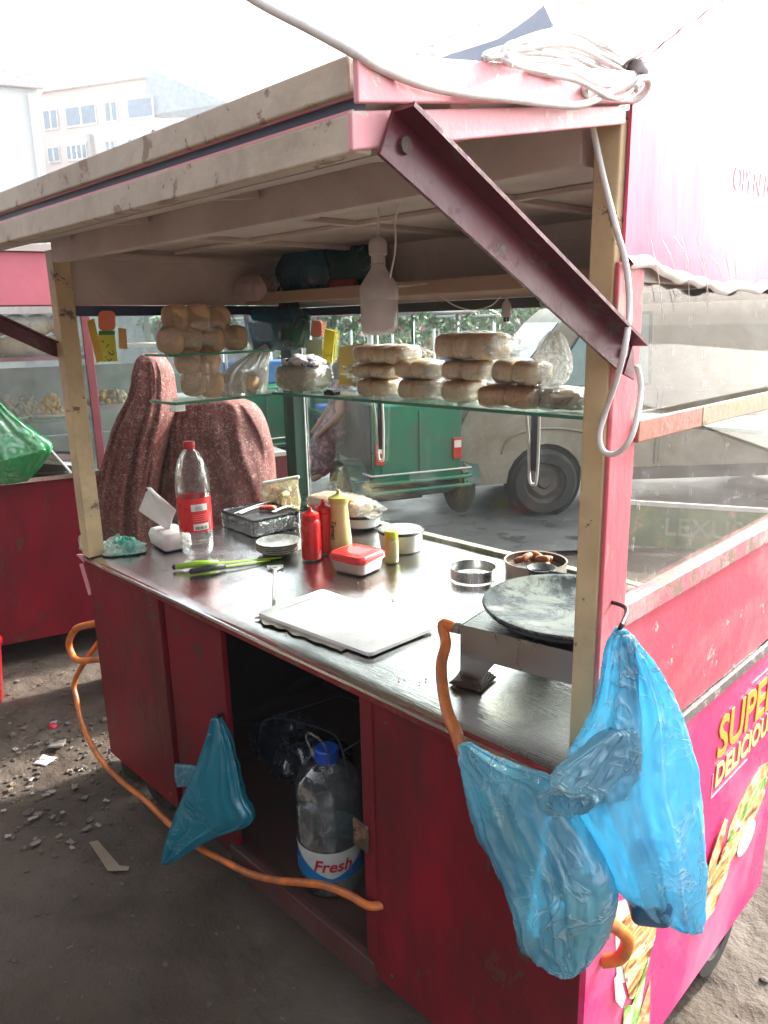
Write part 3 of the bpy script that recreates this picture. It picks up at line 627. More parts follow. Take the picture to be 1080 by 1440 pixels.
MB().lathe([(.020, .006), (.034, .0), (.044, .012), (.048, .035), (.0485, .075), (.0475, .078), (.0475, .178), (.049, .184), (.0495, .215), (.046, .248), (.036, .282), (.022, .305), (.0145, .312), (.0140, .318)], c, 60, rfn=foot).build('bottle_body', pet, t, smooth=True)
MB().lathe([(.0475, .030), (.0470, .032), (.0465, .0425), (.001, .0427)], c, 40).build('water', pet_mat('bottle_water', (.93, .93, .93), .5, .1), t, smooth=True)
lb = MB().lathe([(.0484, .078), (.0486, .079), (.0486, .176), (.0484, .177)], c, 60, cap=False).build('label', M('red_label', (.72, .02, .03), .3, var=.12), t, smooth=True)
va = math.atan2(CAM.y-c.y, CAM.x-c.x)
def curved_patch(c, rad, a0, a1, z0, z1, name, mat, par, n=10):
    rs = [[V((c.x+rad*math.cos(a0+(a1-a0)*k/n), c.y+rad*math.sin(a0+(a1-a0)*k/n), z)) for k in range(n+1)] for z in (c.z+z0, c.z+z1)]
    return MB().rings(rs, closed=False).build(name, mat, par, smooth=True)
curved_patch(c, .0489, va-.20, va+.78, .140, .160, 'label_panel', paper, lb)
curved_patch(c, .0489, va-.14, va+.80, .084, .103, 'label_panel', paper, lb)
bc = MB(); a = va-.04
random.seed(5)
while a < va+.70:
    wd = random.choice((.012, .02, .03))
    bc.rings([[V((c.x+.0492*math.cos(q), c.y+.0492*math.sin(q), z)) for q in (a, a+wd)] for z in (c.z+.086, c.z+.095)], closed=False); a += wd+random.choice((.014, .022))
bc.build('barcode', ink, lb)
for k, zz in enumerate((.153, .1485, .144)):
    wrap_text('small_print', ('Soft drink', 'Ingredients', 'Net volume')[k], .0045, c, .0489, va+.25, zz, ink, lb)
for k in range(4): curved_patch(c, .0488, va-.15, va+.75, .110+.006*k, .1115+.006*k, 'text_line', M('light_red_print', (.80, .25, .22), .4), lb)
MB().lathe([(.0155, .314), (.0165, .316), (.0165, .332), (.0150, .3345), (.001, .3345)], c, 40, rfn=lambda a, z: 1+.02*math.sin(a*40)).build('cap', M('red_cap', (.62, .02, .03), .35), t, smooth=True, auto=40)
# tissue pack with a tissue pulled out
c = on(232, 765); c = V((-1.575, .215, ZC+.003)); t = thing('tissue_pack', 'soft white tissue pack with one tissue standing up out of it', 'tissue pack', c)
rz = R(-8); tm = film('tissue_wrap', (.82, .76, .75), clear=.12, gloss=.1, crink=.4, cs=16)
mb = layers(MB(), [(.125, .082, .01, c.z), (.138, .092, .02, c.z+.006), (.140, .094, .022, c.z+.035), (.128, .084, .02, c.z+.050), (.10, .06, .015, c.z+.054)], c.x, c.y, rz)
mb.v = [p+V((1, 1, .6))*.004*noise.noise(p*35) for p in mb.v]; mb.build('pack', M('white_pink_wrap', (.78, .70, .69), .3, var=.08, bmp=.3, bs=22, bd=.01, dirt=(.68, .45, .46), da=.33, ds=12), t, smooth=True)
def tis(u, v):
    w = .012+.115*(1-abs(v-.52)/.52)**1.15*(1+.08*math.sin(u*9))
    x = (u-.5)*w-.050*v; y = .007*math.sin(u*7+v*3)*(.3+v)+.010*v; z = .048+.125*v+.012*math.sin(u*3.1)*v+.012*(u-.5)*v
    return c+V((x*.80+y*.5, x*.55-y, z+.003*noise.noise(V((u*5, v*5, 1)))))
o = MB().grid(tis, 24, 24).build('tissue', paper, t, smooth=True); m = o.modifiers.new('s', 'SOLIDIFY'); m.thickness = .0012
# crumpled cloth
c = on(172, 772); cl = M('cloth_green_white', (.60, .62, .58), .85, var=.15, bmp=.5, bs=70, dirt=(.02, .30, .22), da=.44, ds=14)
def clo(u, v):
    a = u*2*math.pi; r = v; q = V((math.cos(a)*r, math.sin(a)*r, 0))
    rad = .085*(1+.25*noise.noise(q*1.4+V((3, 1, 0))))
    z = .036*(1-r**2.2)*(.7+.6*abs(noise.noise(q*2.6)))+.022*abs(noise.noise(q*6.5))*(1-r*.75)
    return V((c.x+q.x*rad*1.05+.012*noise.noise(q*5), c.y+q.y*rad*.75+.006*noise.noise(q*5+V((9, 0, 0))), c.z+z+.001))
obj('cleaning_cloth', 'crumpled green and white cloth in the left front corner of the counter', 'cloth', MB().grid(clo, 90, 36), cl, smooth=True)
# black wrapped box with pens and sachets on it
a, b_, d_ = on(316, 738), on(355, 757), on(420, 742)
c = (a+d_)/2; t = thing('food_box_pack', 'pack of black takeaway boxes in shiny clear wrap behind the plates', 'box pack', c)
u = (d_-b_); v = (a-b_); u.z = v.z = 0; lx, ly = u.length, v.length*.95; rz = math.atan2(u.y, u.x)
cc = b_+u/2+v/2
bk = M('black_foam', (.018, .018, .022), .25, var=.3, bmp=.4, bs=30, bd=.01)
layers(MB(), [(lx, ly, .012, c.z), (lx*1.02, ly*1.02, .014, c.z+.004), (lx*1.02, ly*1.02, .014, c.z+.044), (lx, ly, .012, c.z+.048)], cc.x, cc.y, rz).build('box', bk, t, smooth=True, auto=50)
layers(MB(), [(lx*1.04, ly*1.05, .014, c.z+.0485), (lx*1.04, ly*1.05, .014, c.z+.055), (lx*.98, ly*.96, .012, c.z+.056), (lx*.96, ly*.93, .012, c.z+.053)], cc.x, cc.y, rz).build('lid', bk, t, smooth=True, auto=40)
mb = layers(MB(), [(lx*1.04, ly*1.04, .016, c.z+.001), (lx*1.07, ly*1.06, .016, c.z+.014), (lx*1.05, ly*1.05, .016, c.z+.03), (lx*1.06, ly*1.06, .016, c.z+.046)], cc.x, cc.y, rz)
mb.build('wrapper', film('black_pack_wrap', (.75, .75, .75), clear=.88, gloss=.12, crink=1, cs=26), t, smooth=True)
def onbox(px, py): return at(px, py, 'z', c.z+.0575)
for nm, lb_, p0, p1, wd, mt_ in (('plastic_fork', 'white plastic fork lying along the back edge of the black box', (330, 722), (392, 703), .006, white_pl), ('chopstick_sleeve', 'white paper sleeve lying across the black box lid', (338, 722), (372, 712), .013, paper), ('paper_strip', 'white curled paper strip at the right end of the black box', (384, 720), (412, 712), .014, paper)):
    p, q = onbox(*p0), onbox(*p1); m_ = (p+q)/2+V((0, 0, .005))
    s = MB(); pts = catmull([p, m_, q+V((0, 0, .003))], 6); dd = (q-p).normalized().cross(V((0, 0, 1)))
    s.rings([[x-dd*wd/2, x+dd*wd/2, x+dd*wd/2+V((0, 0, .0012)), x-dd*wd/2+V((0, 0, .0012))] for x in pts])
    obj(nm, lb_, 'cutlery' if 'fork' in nm else 'paper', s, mt_)
p = onbox(376, 716); s = MB().blob(p+V((0, 0, .006)), (.030, .014, .007), 12, Matrix.Rotation(R(35), 3, 'Z'), 2.5, .35, 6)
obj('sauce_sachet', 'crumpled red and yellow sauce sachet on top of the black box', 'sachet', s, M('red_sachet', (.62, .05, .06), .3, var=.3, dirt=(.75, .5, .2), da=.42, ds=30), smooth=True)
# crumpled bag of crisps at the back
cream_film = film('cream_bag_film', (.82, .72, .45), clear=.18, gloss=.16, crink=.8, cs=18, tl=.5)
clear_film = film('clear_bag_film', (.95, .92, .88), clear=.93, gloss=.06, crink=.7, cs=24, tl=.5, streak=.22, cd_=.014)
haze_film = film('milky_bag_film', (.84, .80, .70), clear=.35, gloss=.15, crink=1, cs=16, tl=.55, streak=.8)
c = V((-1.60, .665, ZC+.003)); t = thing('snack_bag', 'clear bag of pale yellow crisps with its top folded over', 'snack bag', c)
mb = MB(); random.seed(3)
for i in range(46):
    q = c+V((random.gauss(0, .035), random.gauss(0, .022), .012+random.random()*.085)); e = Euler((random.random()*3, random.random()*3, random.random()*3)).to_matrix()
    mb.blob(q, (.019, .016, .003), 5, e, 2, .5, 3, seed=i)
mb.build('crisps', M('pale_crisp', (.70, .56, .28), .6, var=.3), t, smooth=True)
n_ = V((.7, -.7, 0)); s_ = V((.7, .7, 0)); rl = [c-s_*.055+V((0, 0, .001)), c-s_*.068+V((0, 0, .05)), c-s_*.070+V((0, 0, .10)), c-s_*.066+V((0, 0, .122))]; rr_ = [c+s_*.055+V((0, 0, .001)), c+s_*.066+V((0, 0, .05)), c+s_*.060+V((0, 0, .11)), c+s_*.066+V((0, 0, .143))]
hull_grid_tube(rl, rr_, n_, lambda q: .034*(1-q)**.45+.003, fold=.006, seed=4).build('wrapper', film('yellow_clear_film', (.85, .75, .45), clear=.60, gloss=.14, crink=1, cs=18), t, smooth=True)
MB().bar(rl[-1]+V((0, 0, -.004)), rr_[-1]+V((0, 0, -.004)), .014, .012).build('folded_top', white_pl, t, bevel=.004)
# ---- knives, peeler, cutting board
def knife(name, label, p, q, hand, blade, frac=.42, wd=.017):
    t = thing(name, label, 'knife', p, group='knives on the counter'); d = (q-p); ln = d.length; d.normalize(); s = d.cross(V((0, 0, 1)))
    m_ = p+d*ln*frac
    MB().tube([p+V((0, 0, .007)), p+d*ln*frac*.5+V((0, 0, .010)), m_+V((0, 0, .008))], lambda x: .0075+.002*math.sin(x*3.1), 10).build('handle', hand, t, smooth=True)
    MB().prism([m_-s*wd*.45+V((0, 0, .006)), m_+s*wd*.5+V((0, 0, .006)), q-d*.03+s*wd*.4+V((0, 0, .004)), q+V((0, 0, .003)), q-s*wd*.4+V((0, 0, .003))], (0, 0, .0014)).build('blade', blade, t)
    MB().blob(p+V((0, 0, .007)), .0078, 6).build('end_cap', black_m, t, smooth=True)
lime = M('lime_green_plastic', (.33, .55, .02), .3, var=.15, bmp=.1)
knife('kitchen_knife', 'lime green knife with lime blade, behind the dark handled one', on(246, 801), on(396, 786), lime, lime, .40)
knife('kitchen_knife', 'green knife with dark grey handle, the nearer of the pair', on(270, 807), on(380, 790), M('dark_grey_handle', (.05, .05, .05), .45), lime, .42, .012)
hd, he = on(387, 799), on(385, 846); c = (hd+he)/2; t = thing('peeler', 'small steel peeler with wide flat head beside the cutting board', 'peeler', c); d = (he-hd).normalized(); s = d.cross(V((0, 0, 1)))
MB().bar(hd+d*.02+V((0, 0, .004)), he+V((0, 0, .004)), .010, .005).build('handle', alu, t, bevel=.002)
MB().bar(hd+s*.022+V((0, 0, .004)), hd-s*.022+V((0, 0, .004)), .016, .005).bar(hd+s*.013+d*.006+V((0, 0, .004)), hd+d*.028+V((0, 0, .004)), .004, .004).bar(hd-s*.013+d*.006+V((0, 0, .004)), hd+d*.028+V((0, 0, .004)), .004, .004).build('head', alu, t)
A, B, C_, D_ = on(361, 861, ZC+.012), on(453, 828, ZC+.012), on(612, 881, ZC+.012), on(520, 919, ZC+.012)
def bil(u, v): return A*(1-u)*(1-v)+B*(1-u)*v+C_*u*v+D_*u*(1-v)
t = thing('cutting_board', 'white plastic cutting board with handle slot, on the front of the counter', 'cutting board', bil(.5, .5))
out = []
for (u0, v0, a0) in ((.965, .94, 0), (.035, .94, 90), (.035, .06, 180), (.965, .06, 270)):
    for k in range(6):
        a = R(a0+90*k/5); out.append((u0+.035*math.cos(a), v0+.06*math.sin(a)))
slot = [(.085+.014*math.cos(x), .5+.30*math.sin(x)) for x in [2*math.pi*k/16 for k in range(16)]]
cbm = M('cutting_board_plastic', (.80, .78, .78), .45, var=.1, vs=8, bmp=.25, bs=90, dirt=(.66, .63, .62), da=.35, ds=20)
bm = bmesh.new(); vo = [bm.verts.new(bil(*q)) for q in out]; vi = [bm.verts.new(bil(*q)) for q in slot]
for vl in (vo, vi):
    for i in range(len(vl)): bm.edges.new((vl[i], vl[(i+1) % len(vl)]))
bmesh.ops.triangle_fill(bm, edges=bm.edges[:], use_beauty=True)
if len([f for f in bm.faces]) == 0: pass
mb = MB(); bm.verts.index_update(); vv = [v.co.copy() for v in bm.verts]; ff = [tuple(v.index for v in f.verts) for f in bm.faces]; no, ni = len(out), len(slot)
ff = [f for f in ff if not all(no <= i < no+ni for i in f)]
dn = V((0, 0, -.0075)); nv = len(vv)
mb.add(vv+[v+dn for v in vv], ff+[tuple(i+nv for i in f[::-1]) for f in ff]+[(i, (i+1) % no, nv+(i+1) % no, nv+i) for i in range(no)]+[(no+i, no+(i+1) % ni, nv+no+(i+1) % ni, nv+no+i) for i in range(ni)]); bm.free()
mb.build('board', cbm, t)
def rag(u, v):
    q = bil(.02+.80*u, -.085+.35*v); return V((q.x, q.y, ZC+.0035+.0015*abs(noise.noise(q*60))+.002*(v < .3)*abs(noise.noise(q*25))))+V((0, .012*noise.noise(V((u*9, 0, 0))), 0))*(1-v)
obj('folded_cloth', 'thin pale cloth sticking out under the near edge of the cutting board', 'cloth', MB().grid(rag, 60, 10), M('pale_rag', (.50, .45, .38), .9, var=.3, bmp=.6, dirt=(.2, .16, .12), da=.4, ds=18), smooth=True)
# ring, pot
c = on(668, 812); c = V((-.70, .60, ZC+.003)); rr = .060
obj('steel_ring_mould', 'round steel ring mould standing on the counter left of the pot', 'ring mould', MB().lathe([(rr, 0), (rr, .028), (rr*.975, .028), (rr*.975, 0), (rr, 0)], c, 64, cap=False), steel_mat('ring_steel', (.42, .42, .41), .25, .1, 8), smooth=True, auto=40)
c = V((-.545, .655, ZC+.003)); rr = .076; t = thing('cooking_pot', 'wide brown steel pot with sausages in it, behind the griddle', 'pot', c)
potm = steel_mat('brownish_pot_steel', (.30, .24, .20), .3, .15, 8)
MB().lathe([(rr*.9, 0), (rr, .006), (rr, .060), (rr*1.03, .062), (rr*1.03, .066), (rr*.97, .065), (rr*.96, .012), (.002, .010)], c, 56).build('pot_body', potm, t, smooth=True, auto=45)
MB().lathe([(rr*.955, .048), (rr*.5, .046), (.002, .046)], c, 40, cap=False).build('oil', M('dark_oil', (.05, .02, .01), .15), t)
random.seed(8); sm = M('cooked_sausage', (.52, .20, .09), .35, var=.35, vs=40, bmp=.3)
for i in range(11):
    a = random.random()*6.28; q = c+V((math.cos(a)*rr*random.uniform(.05, .6), math.sin(a)*rr*random.uniform(.05, .6), .052+.010*(i % 3))); e = random.random()*3.1
    d = V((math.cos(e), math.sin(e), .15))*.017
    tag(MB().tube(catmull([q-d, q-d*.4+V((0, 0, .003)), q+d*.4+V((0, 0, .003)), q+d], 3), lambda x: .0085*(1-.25*abs(2*x-1)**3), 8).build('sausage', sm, None, smooth=True), 'short cooked sausage piece lying in the brown pot', 'sausage', 'sausage pieces heaped in the pot')
c2 = V((-.485, .590, ZC+.062)); t = thing('small_ladle', 'small black ladle dish resting on the rim of the sausage pot', 'ladle', c2)
MB().lathe([(.002, 0), (.024, .001), (.034, .012), (.036, .012), (.027, -.002), (.002, -.003)], c2+V((0, 0, .004)), 30).build('bowl', black_m, t, smooth=True)
MB().tube([c2+V((.03, -.01, .014)), c2+V((.09, -.02, .022))], .004, 6).build('handle', black_m, t)
# ================================================================== STOVE, HOSES
st = thing('gas_stove', 'low sheet steel gas stove on bent legs at the front right of the counter', 'stove', (-.2, .2, ZC))
p0 = V((-.345, .118, 0)); ux = V((.965, .16, 0)).normalized(); uy = V((-.16, .965, 0)).normalized(); ZT = ZC+.118; ZL = ZC+.058
def sv(x, y, z): return p0+ux*x+uy*y+V((0, 0, z))
W_, DP = .285, .30
sp_ = []
mb = MB()
for (x0, x1, y0, y1, z0, z1) in ((0, W_, 0, .003, ZL, ZT), (0, W_, DP-.003, DP, ZL, ZT), (0, .003, .0031, DP-.0031, ZL, ZT), (W_-.003, W_, .0031, DP-.0031, ZL, ZT), (.0031, W_-.0031, .0031, DP-.0031, ZT-.004, ZT-.001)):
    vs_ = [sv(x, y, z) for z in (z0, z1) for y in (y0, y1) for x in (x0, x1)]
    mb.add(vs_, [(0, 2, 3, 1), (4, 5, 7, 6), (0, 1, 5, 4), (2, 6, 7, 3), (0, 4, 6, 2), (1, 3, 7, 5)])
mb.build('stove_body', steel_stove, st, bevel=.001)
for (x, sg_) in ((.0, 1), (W_, -1)):
    for y in (.001, DP-.004):
        leg = MB().prism([sv(x, y, ZL), sv(x+sg_*.070, y, ZL), sv(x+sg_*.030, y, ZC+.004), sv(x, y, ZC+.004)], uy*.003)
        leg.prism([sv(x, y+.003, ZL), sv(x, y+.05, ZL), sv(x, y+.022, ZC+.004), sv(x, y+.003, ZC+.004)], ux*.003*sg_)
        leg.build('leg', steel_stove, st)
MB().lathe([(.045, ZT), (.06, ZT+.004), (.06, ZT+.012), (.04, ZT+.015), (.002, ZT+.015)], sv(.17, .12, 0), 28).build('burner', rust, st, smooth=True, auto=40)
MB().lathe([(.006, 0), (.008, .002), (.008, .012), (.011, .013), (.011, .022), (.007, .024), (.007, .034)], sv(-.028, .012, ZT-.014), 12, axis=ux).build('gas_inlet', alu, st)
# griddle pan
pc = sv(.160, .118, 0); pc.z = ZC+.152; rr = .158
pan = thing('griddle_pan', 'round black griddle pan with scorched silvery face on the stove', 'pan', pc)
m, t, b = nodes('scorched_pan'); vec = coords(t); n1 = nz(t, vec, 9, 9, .75, .8); n2 = nz(t, vec, 40, 5, .7, .3)
cc = mix(t, ramp(t, n1, .46, .56), (.045, .055, .062), (.36, .36, .34)); cc = mix(t, ramp(t, n2, .55, .68), cc, (.07, .06, .05)); t.links.new(cc, b.inputs['Base Color'])
t.links.new(ramp(t, n1, .4, .6, (.22, .22, .22, 1), (.5, .5, .5, 1)), b.inputs['Roughness']); b.inputs['Metallic'].default_value = .55; bump(t, b, mix(t, .4, n1, n2), .35, .006)
MB().lathe([(rr*.985, -.002), (rr, .001), (rr*.99, .004), (rr*.95, .0015), (rr*.5, -.010), (.002, -.013)], pc, 72, cap=False).build('cooking_face', m, pan, smooth=True)
MB().lathe([(rr*.985, -.003), (rr*.93, -.012), (rr*.72, -.020), (rr*.70, -.030), (.002, -.030)], pc, 72, cap=False).build('pan_underside', black_m, pan, smooth=True, auto=50)
a_ = sv(-.012, -.005, ZC+.004); q = V((-.285, .175, ZC+.004))
fm = MB(); 
for i in range(4): fm.box((a_.x-.008+.002*i, a_.y-.006, ZC+.004+.003*i), (a_.x+.058-.003*i, a_.y+.062-.002*i, ZC+.0065+.003*i), rot=Matrix.Rotation(R(12+4*i), 3, 'Z'))
obj('folded_pad', 'greasy folded cardboard pad under the left front stove leg', 'pad', fm, M('greasy_card', (.10, .05, .035), .6, var=.4, wear=(.25, .2, .15), wa=.3), bevel=.001)
for o in (st, ): pass
# hoses
def hose(label, pts, r=.0105, n=7, name='gas_hose'):
    return obj(name, label, 'hose', MB().tube(catmull(pts, n), r, 14), orange_hose, 'orange gas hoses', smooth=True)
h0 = sv(-.030, .012, ZT-.014)
hose('orange gas hose curving from the stove over the counter edge into the blue bag', [h0+V((.012, 0, 0)), h0+V((-.012, -.004, .0)), at(627, 905, 'y', .105), at(621, 932, 'y', .075), at(622, 962, 'y', .045), at(629, 1000, 'y', .005), at(641, 1030, 'y', -.025), at(653, 1062, 'y', -.036), at(690, 1130, 'y', -.062), at(745, 1215, 'y', -.066), at(800, 1280, 'y', -.062), at(836, 1290, 'y', -.045), V((.028, .03, .625)), V((.036, .060, .585)), V((.028, .058, .548)), V((.004, .046, .532))], .0105)
B2 = lambda px, py, yy=-.022: at(px, py, 'y', yy)
hose('long orange gas hose sagging across the open cupboard and round the left end', [V((-.44, .02, .385)), B2(520, 1274, -.018), B2(490, 1258), B2(455, 1245), B2(425, 1241), B2(390, 1238), B2(350, 1228), B2(310, 1208), B2(280, 1192), B2(240, 1160), B2(205, 1126), B2(170, 1098), B2(140, 1066), at(118, 1025, 'y', -.02), at(108, 985, 'y', 0), at(108, 950, 'y', .02), V((-1.76, .09, .60))], .0085)
hose('short loop of orange gas hose bulging out at the left end of the cart', [V((-1.66, .10, .64)), at(117, 880, 'y', .02), at(104, 888, 'y', .0), at(97, 903, 'y', .0), at(101, 919, 'y', 0), at(112, 929, 'y', .0), V((-1.67, .03, .52)), V((-1.66, .08, .50))], .0105)
MB_g = MB().lathe([(.085, 0), (.105, .02), (.108, .30), (.10, .36), (.05, .40), (.05, .43)], (-1.83, .20, -.005), 24)
obj('gas_cylinder', 'dark olive gas cylinder standing behind the left end of the cart', 'gas cylinder', MB_g, M('olive_steel', (.05, .06, .035), .5, var=.3, wear=(.12, .08, .05), wa=.3), smooth=True, auto=50)
# ================================================================== BLUE BAGS
blue = film('blue_bag_film', (.20, .68, .98), clear=.28, gloss=.05, crink=1, cs=13, tl=.62, rough=.25, tint=(.30, .80, 1), cd_=.016, uvs=(4, 1.0), streak=.9)
blue2 = film('blue_bag_film', (.26, .72, .96), clear=.36, gloss=.07, crink=1, cs=14, tl=.58, rough=.2, tint=(.28, .74, .98), cd_=.018, uvs=(5, 1.3), streak=.9)
def inplane(Q, n):
    Q = V(Q); n = V(n).normalized()
    def f(px, py):
        d = cF*FPX+cR*(px-540)-cU*(py-720); return CAM+d*((Q-CAM).dot(n)/d.dot(n))
    return f, n
blue3 = film('pale_blue_handle_film', (.30, .75, .97), clear=.22, gloss=.10, crink=1, cs=18, tl=.6, rough=.2, tint=(.55, .88, 1), cd_=.016, uvs=(5, 1.5), streak=.9)
# right hand bag, hooked on the corner post
f, n_ = inplane((.075, -.02, .9), (.86, -.50, 0))
b1 = thing('carrier_bag', 'light blue carrier bag hooked high on the pink post, right one of the pair', 'plastic bag', (.075, 0, .6), group='blue carrier bags at the corner')
Lp = [(869, 884), (861, 905), (852, 940), (843, 985), (828, 1030), (806, 1075), (800, 1110), (812, 1150), (836, 1200), (850, 1238), (862, 1268), (885, 1285), (925, 1300)]
Rp = [(880, 884), (897, 905), (922, 940), (945, 985), (958, 1022), (969, 1062), (975, 1110), (976, 1150), (974, 1200), (972, 1245), (970, 1280), (968, 1300), (962, 1307)]
Tf = lambda t: .008+.048*min(1, t*1.6)**1.1*(1-.25*max(0, t-.85)/.15)
g_ = lambda p: f(p[0], p[1]-.062*max(0, p[1]-900))
hull_grid_tube([g_(p) for p in Lp], [g_(p) for p in Rp], n_, Tf, sub=11, m=170, fold=.014, ff=4.5, cr=.0024, seed=2, crk=.0045).build('bag_body', blue, b1, smooth=True)
hk = f(874, 884)
MB().tube(catmull([V((.003, .014, hk.z+.002)), V((.03, .006, hk.z+.001)), hk+V((-.004, .003, -.002)), hk+V((.002, -.002, .008))], 5), .003, 8).build('hook', black_m, b1, smooth=True)
hull_grid_tube([f(*p)+n_*.012 for p in [(867, 888), (874, 930), (870, 985), (866, 1040), (862, 1090)]], [f(*p)+n_*.012 for p in [(883, 888), (889, 930), (888, 985), (889, 1040), (893, 1085)]], n_, lambda t: .006, fold=.006, ff=4, seed=9).build('bag_handle', blue2, b1, smooth=True)
# crumpled flap that falls to the left
hull_grid_tube([f(*p)+n_*.030 for p in [(838, 1012), (805, 1035), (778, 1055), (757, 1078), (768, 1092)]], [f(*p)+n_*.034 for p in [(872, 1006), (874, 1040), (868, 1070), (856, 1092), (835, 1104)]], n_, lambda t: .010, fold=.012, ff=6, seed=5, cr=.002, crk=.005).build('bag_handle', blue3, b1, smooth=True)
cb_ = f(915, 1236)-n_*.0
MB().blob(cb_+V((0, 0, -.005)), (.030, .055, .036), 14, Matrix.Rotation(R(28), 3, 'Z')@Matrix.Rotation(R(14), 3, 'X'), 4, .10, 3).build('contents', M('deep_blue_packet', (.01, .10, .22), .4), b1, smooth=True)
# left hand bag, one handle on the hose, the other tied to the first
f, n_ = inplane((-.09, -.085, .7), (.10, -1, 0))
b2 = thing('carrier_bag', 'crinkled blue carrier bag slung from the orange hose, left one of the pair', 'plastic bag', (-.09, -.08, .5), group='blue carrier bags at the corner')
Lp = [(647, 1046), (647, 1075), (652, 1105), (664, 1148), (676, 1180), (696, 1222), (714, 1258), (727, 1290), (733, 1318), (745, 1340), (775, 1356), (798, 1364)]
Rp = [(660, 1046), (712, 1078), (757, 1094), (790, 1112), (812, 1148), (838, 1190), (856, 1232), (864, 1265), (866, 1295), (857, 1330), (848, 1358), (833, 1371)]
Tf = lambda t: .008+.045*min(1, t*1.5)**.9
g_ = lambda p: f(p[0], p[1]-.085*max(0, p[1]-1060))
hull_grid_tube([g_(p) for p in Lp], [g_(p) for p in Rp], n_, Tf, sub=12, m=170, fold=.010, ff=5, cr=.002, seed=7, foldv=2.0, crk=.0045).build('bag_body', blue2, b2, smooth=True)
hull_grid_tube([f(*p)+n_*.045 for p in [(788, 1090), (786, 1104), (790, 1120)]], [f(*p)+n_*.05 for p in [(858, 1086), (862, 1100), (850, 1116)]], n_, lambda t: .008, fold=.012, ff=6, seed=15, cr=.002, crk=.004).build('bag_handle', blue3, b2, smooth=True)
MB().blob(f(768, 1292), (.042, .026, .040), 14, Matrix.Rotation(R(20), 3, 'Y'), 5, .10, 3).build('contents', M('pale_box', (.72, .80, .82), .5), b2, smooth=True)
MB().blob(f(826, 1290)+V((0, 0, .01)), (.026, .024, .048), 14, Matrix.Rotation(R(-8), 3, 'Y'), 4, .25, 3).build('contents', M('green_foil', (.50, .62, .42), .25, metal=.4, var=.3, bmp=.6, bs=20, bd=.02), b2, smooth=True)
# small bag on the cupboard door
f, n_ = inplane((-1.1, -.035, .4), (.25, -1, 0))
b3 = thing('carrier_bag', 'small teal blue bag hanging by one corner on the cupboard door', 'plastic bag', (-1.1, -.03, .3))
Lp = [(299, 1010), (288, 1045), (272, 1085), (256, 1120), (243, 1155), (233, 1185), (229, 1212)]
Rp = [(310, 1010), (324, 1045), (334, 1085), (342, 1120), (355, 1155), (300, 1178), (240, 1214)]
hull_grid_tube([f(*p) for p in Lp], [f(*p) for p in Rp], n_, lambda t: .004+.022*min(1, t*2)*(1-t*.7), sub=7, m=60, fold=.020, ff=6, cr=.0016, crk=.005, seed=21).build('bag_body', film('teal_bag_film', (.03, .36, .52), clear=.10, gloss=.06, crink=.7, cs=7, tl=.4, tint=(.2, .6, .8), cd_=.02, uvs=(3, .8), streak=.2), b3, smooth=True)
hull_grid_tube([f(*p) for p in [(246, 1074), (245, 1090), (250, 1106)]], [f(*p) for p in [(276, 1078), (272, 1092), (268, 1104)]], n_, lambda t: .006, fold=.004, seed=23).build('bag_handle', blue2, b3, smooth=True)
MB().lathe([(.001, 0), (.006, 0), (.006, .02), (.001, .02)], f(305, 1008)+V((0, .02, 0)), 10, axis=(0, -1, 0)).build('hook', black_m, b3)
# ================================================================== WATER BOTTLE AND CLUTTER IN THE CUPBOARD
c = V((-.752, .125, ZB)); t = thing('water_bottle', 'big clear water bottle with blue cap and carry ring inside the cupboard', 'water bottle', c)
def ribs(a, z): return 1-.018*(.5+.5*math.cos(z*190+.6*math.sin(a*2)))*(.14 < z < .25)
prof = [(.055, .004), (.070, 0), (.079, .012), (.080, .05), (.079, .052), (.079, .128), (.081, .132)]+[(.081, .135+.006*i) for i in range(20)]+[(.079, .262), (.070, .285), (.050, .305), (.026, .320), (.024, .33)]
MB().lathe(prof, c, 56, rfn=ribs).build('bottle_body', pet_mat('blueish_pet', (.84, .90, .92), .9, .3), t, smooth=True)
MB().lathe([(.075, .004), (.077, .012), (.077, .225), (.001, .226)], c, 40).build('water', pet_mat('still_water', (.80, .90, .90), .7, .16), t, smooth=True)
MB().lathe([(.027, .322), (.028, .325), (.028, .352), (.025, .355), (.001, .355)], c, 32, rfn=lambda a, z: 1+.02*math.sin(a*28)).build('cap', M('royal_blue_cap', (.01, .07, .42), .35), t, smooth=True, auto=40)
MB().tube(catmull([c+V((-.030, -.01, .320)), c+V((-.045, -.02, .36)), c+V((-.03, -.03, .392)), c+V((.005, -.035, .40)), c+V((.03, -.028, .38)), c+V((.032, -.02, .33))], 6), .003, 8).build('carry_handle', pet, t, smooth=True)
lb = MB().lathe([(.0805, .052), (.0808, .053), (.0808, .127), (.0805, .128)], c, 56, cap=False).build('label', M('label_silver_blue', (.50, .54, .54), .3, var=.2), t, smooth=True)
va = math.atan2(CAM.y-c.y, CAM.x-c.x)
n = 28; rs = []
for k in range(n+1):
    a = va-1.45+2.9*k/n; zt = .060+.068*abs(2*k/n-1)**1.3; rs.append([V((c.x+.0813*math.cos(a), c.y+.0813*math.sin(a), c.z+.053)), V((c.x+.0813*math.cos(a), c.y+.0813*math.sin(a), c.z+zt))])
MB().rings(rs, closed=False, cap=False).build('label_wave', M('label_blue', (.01, .16, .42), .3), lb, smooth=True)
wrap_text('lettering', 'Fresh', .042, c, .0812, va+.02, .092, M('deep_red_print', (.45, .01, .03), .4), lb, shear=.25, bold=.0008)
random.seed(4)
c = V((-1.22, .35, ZB+.001)); mb = MB()
for i in range(5): mb.blob(c+V((.06*i-.08, .04*math.sin(i*2), .05+.035*(i % 2))), (.075, .06, .06), 12, None, 2.4, .35, 3, seed=i)
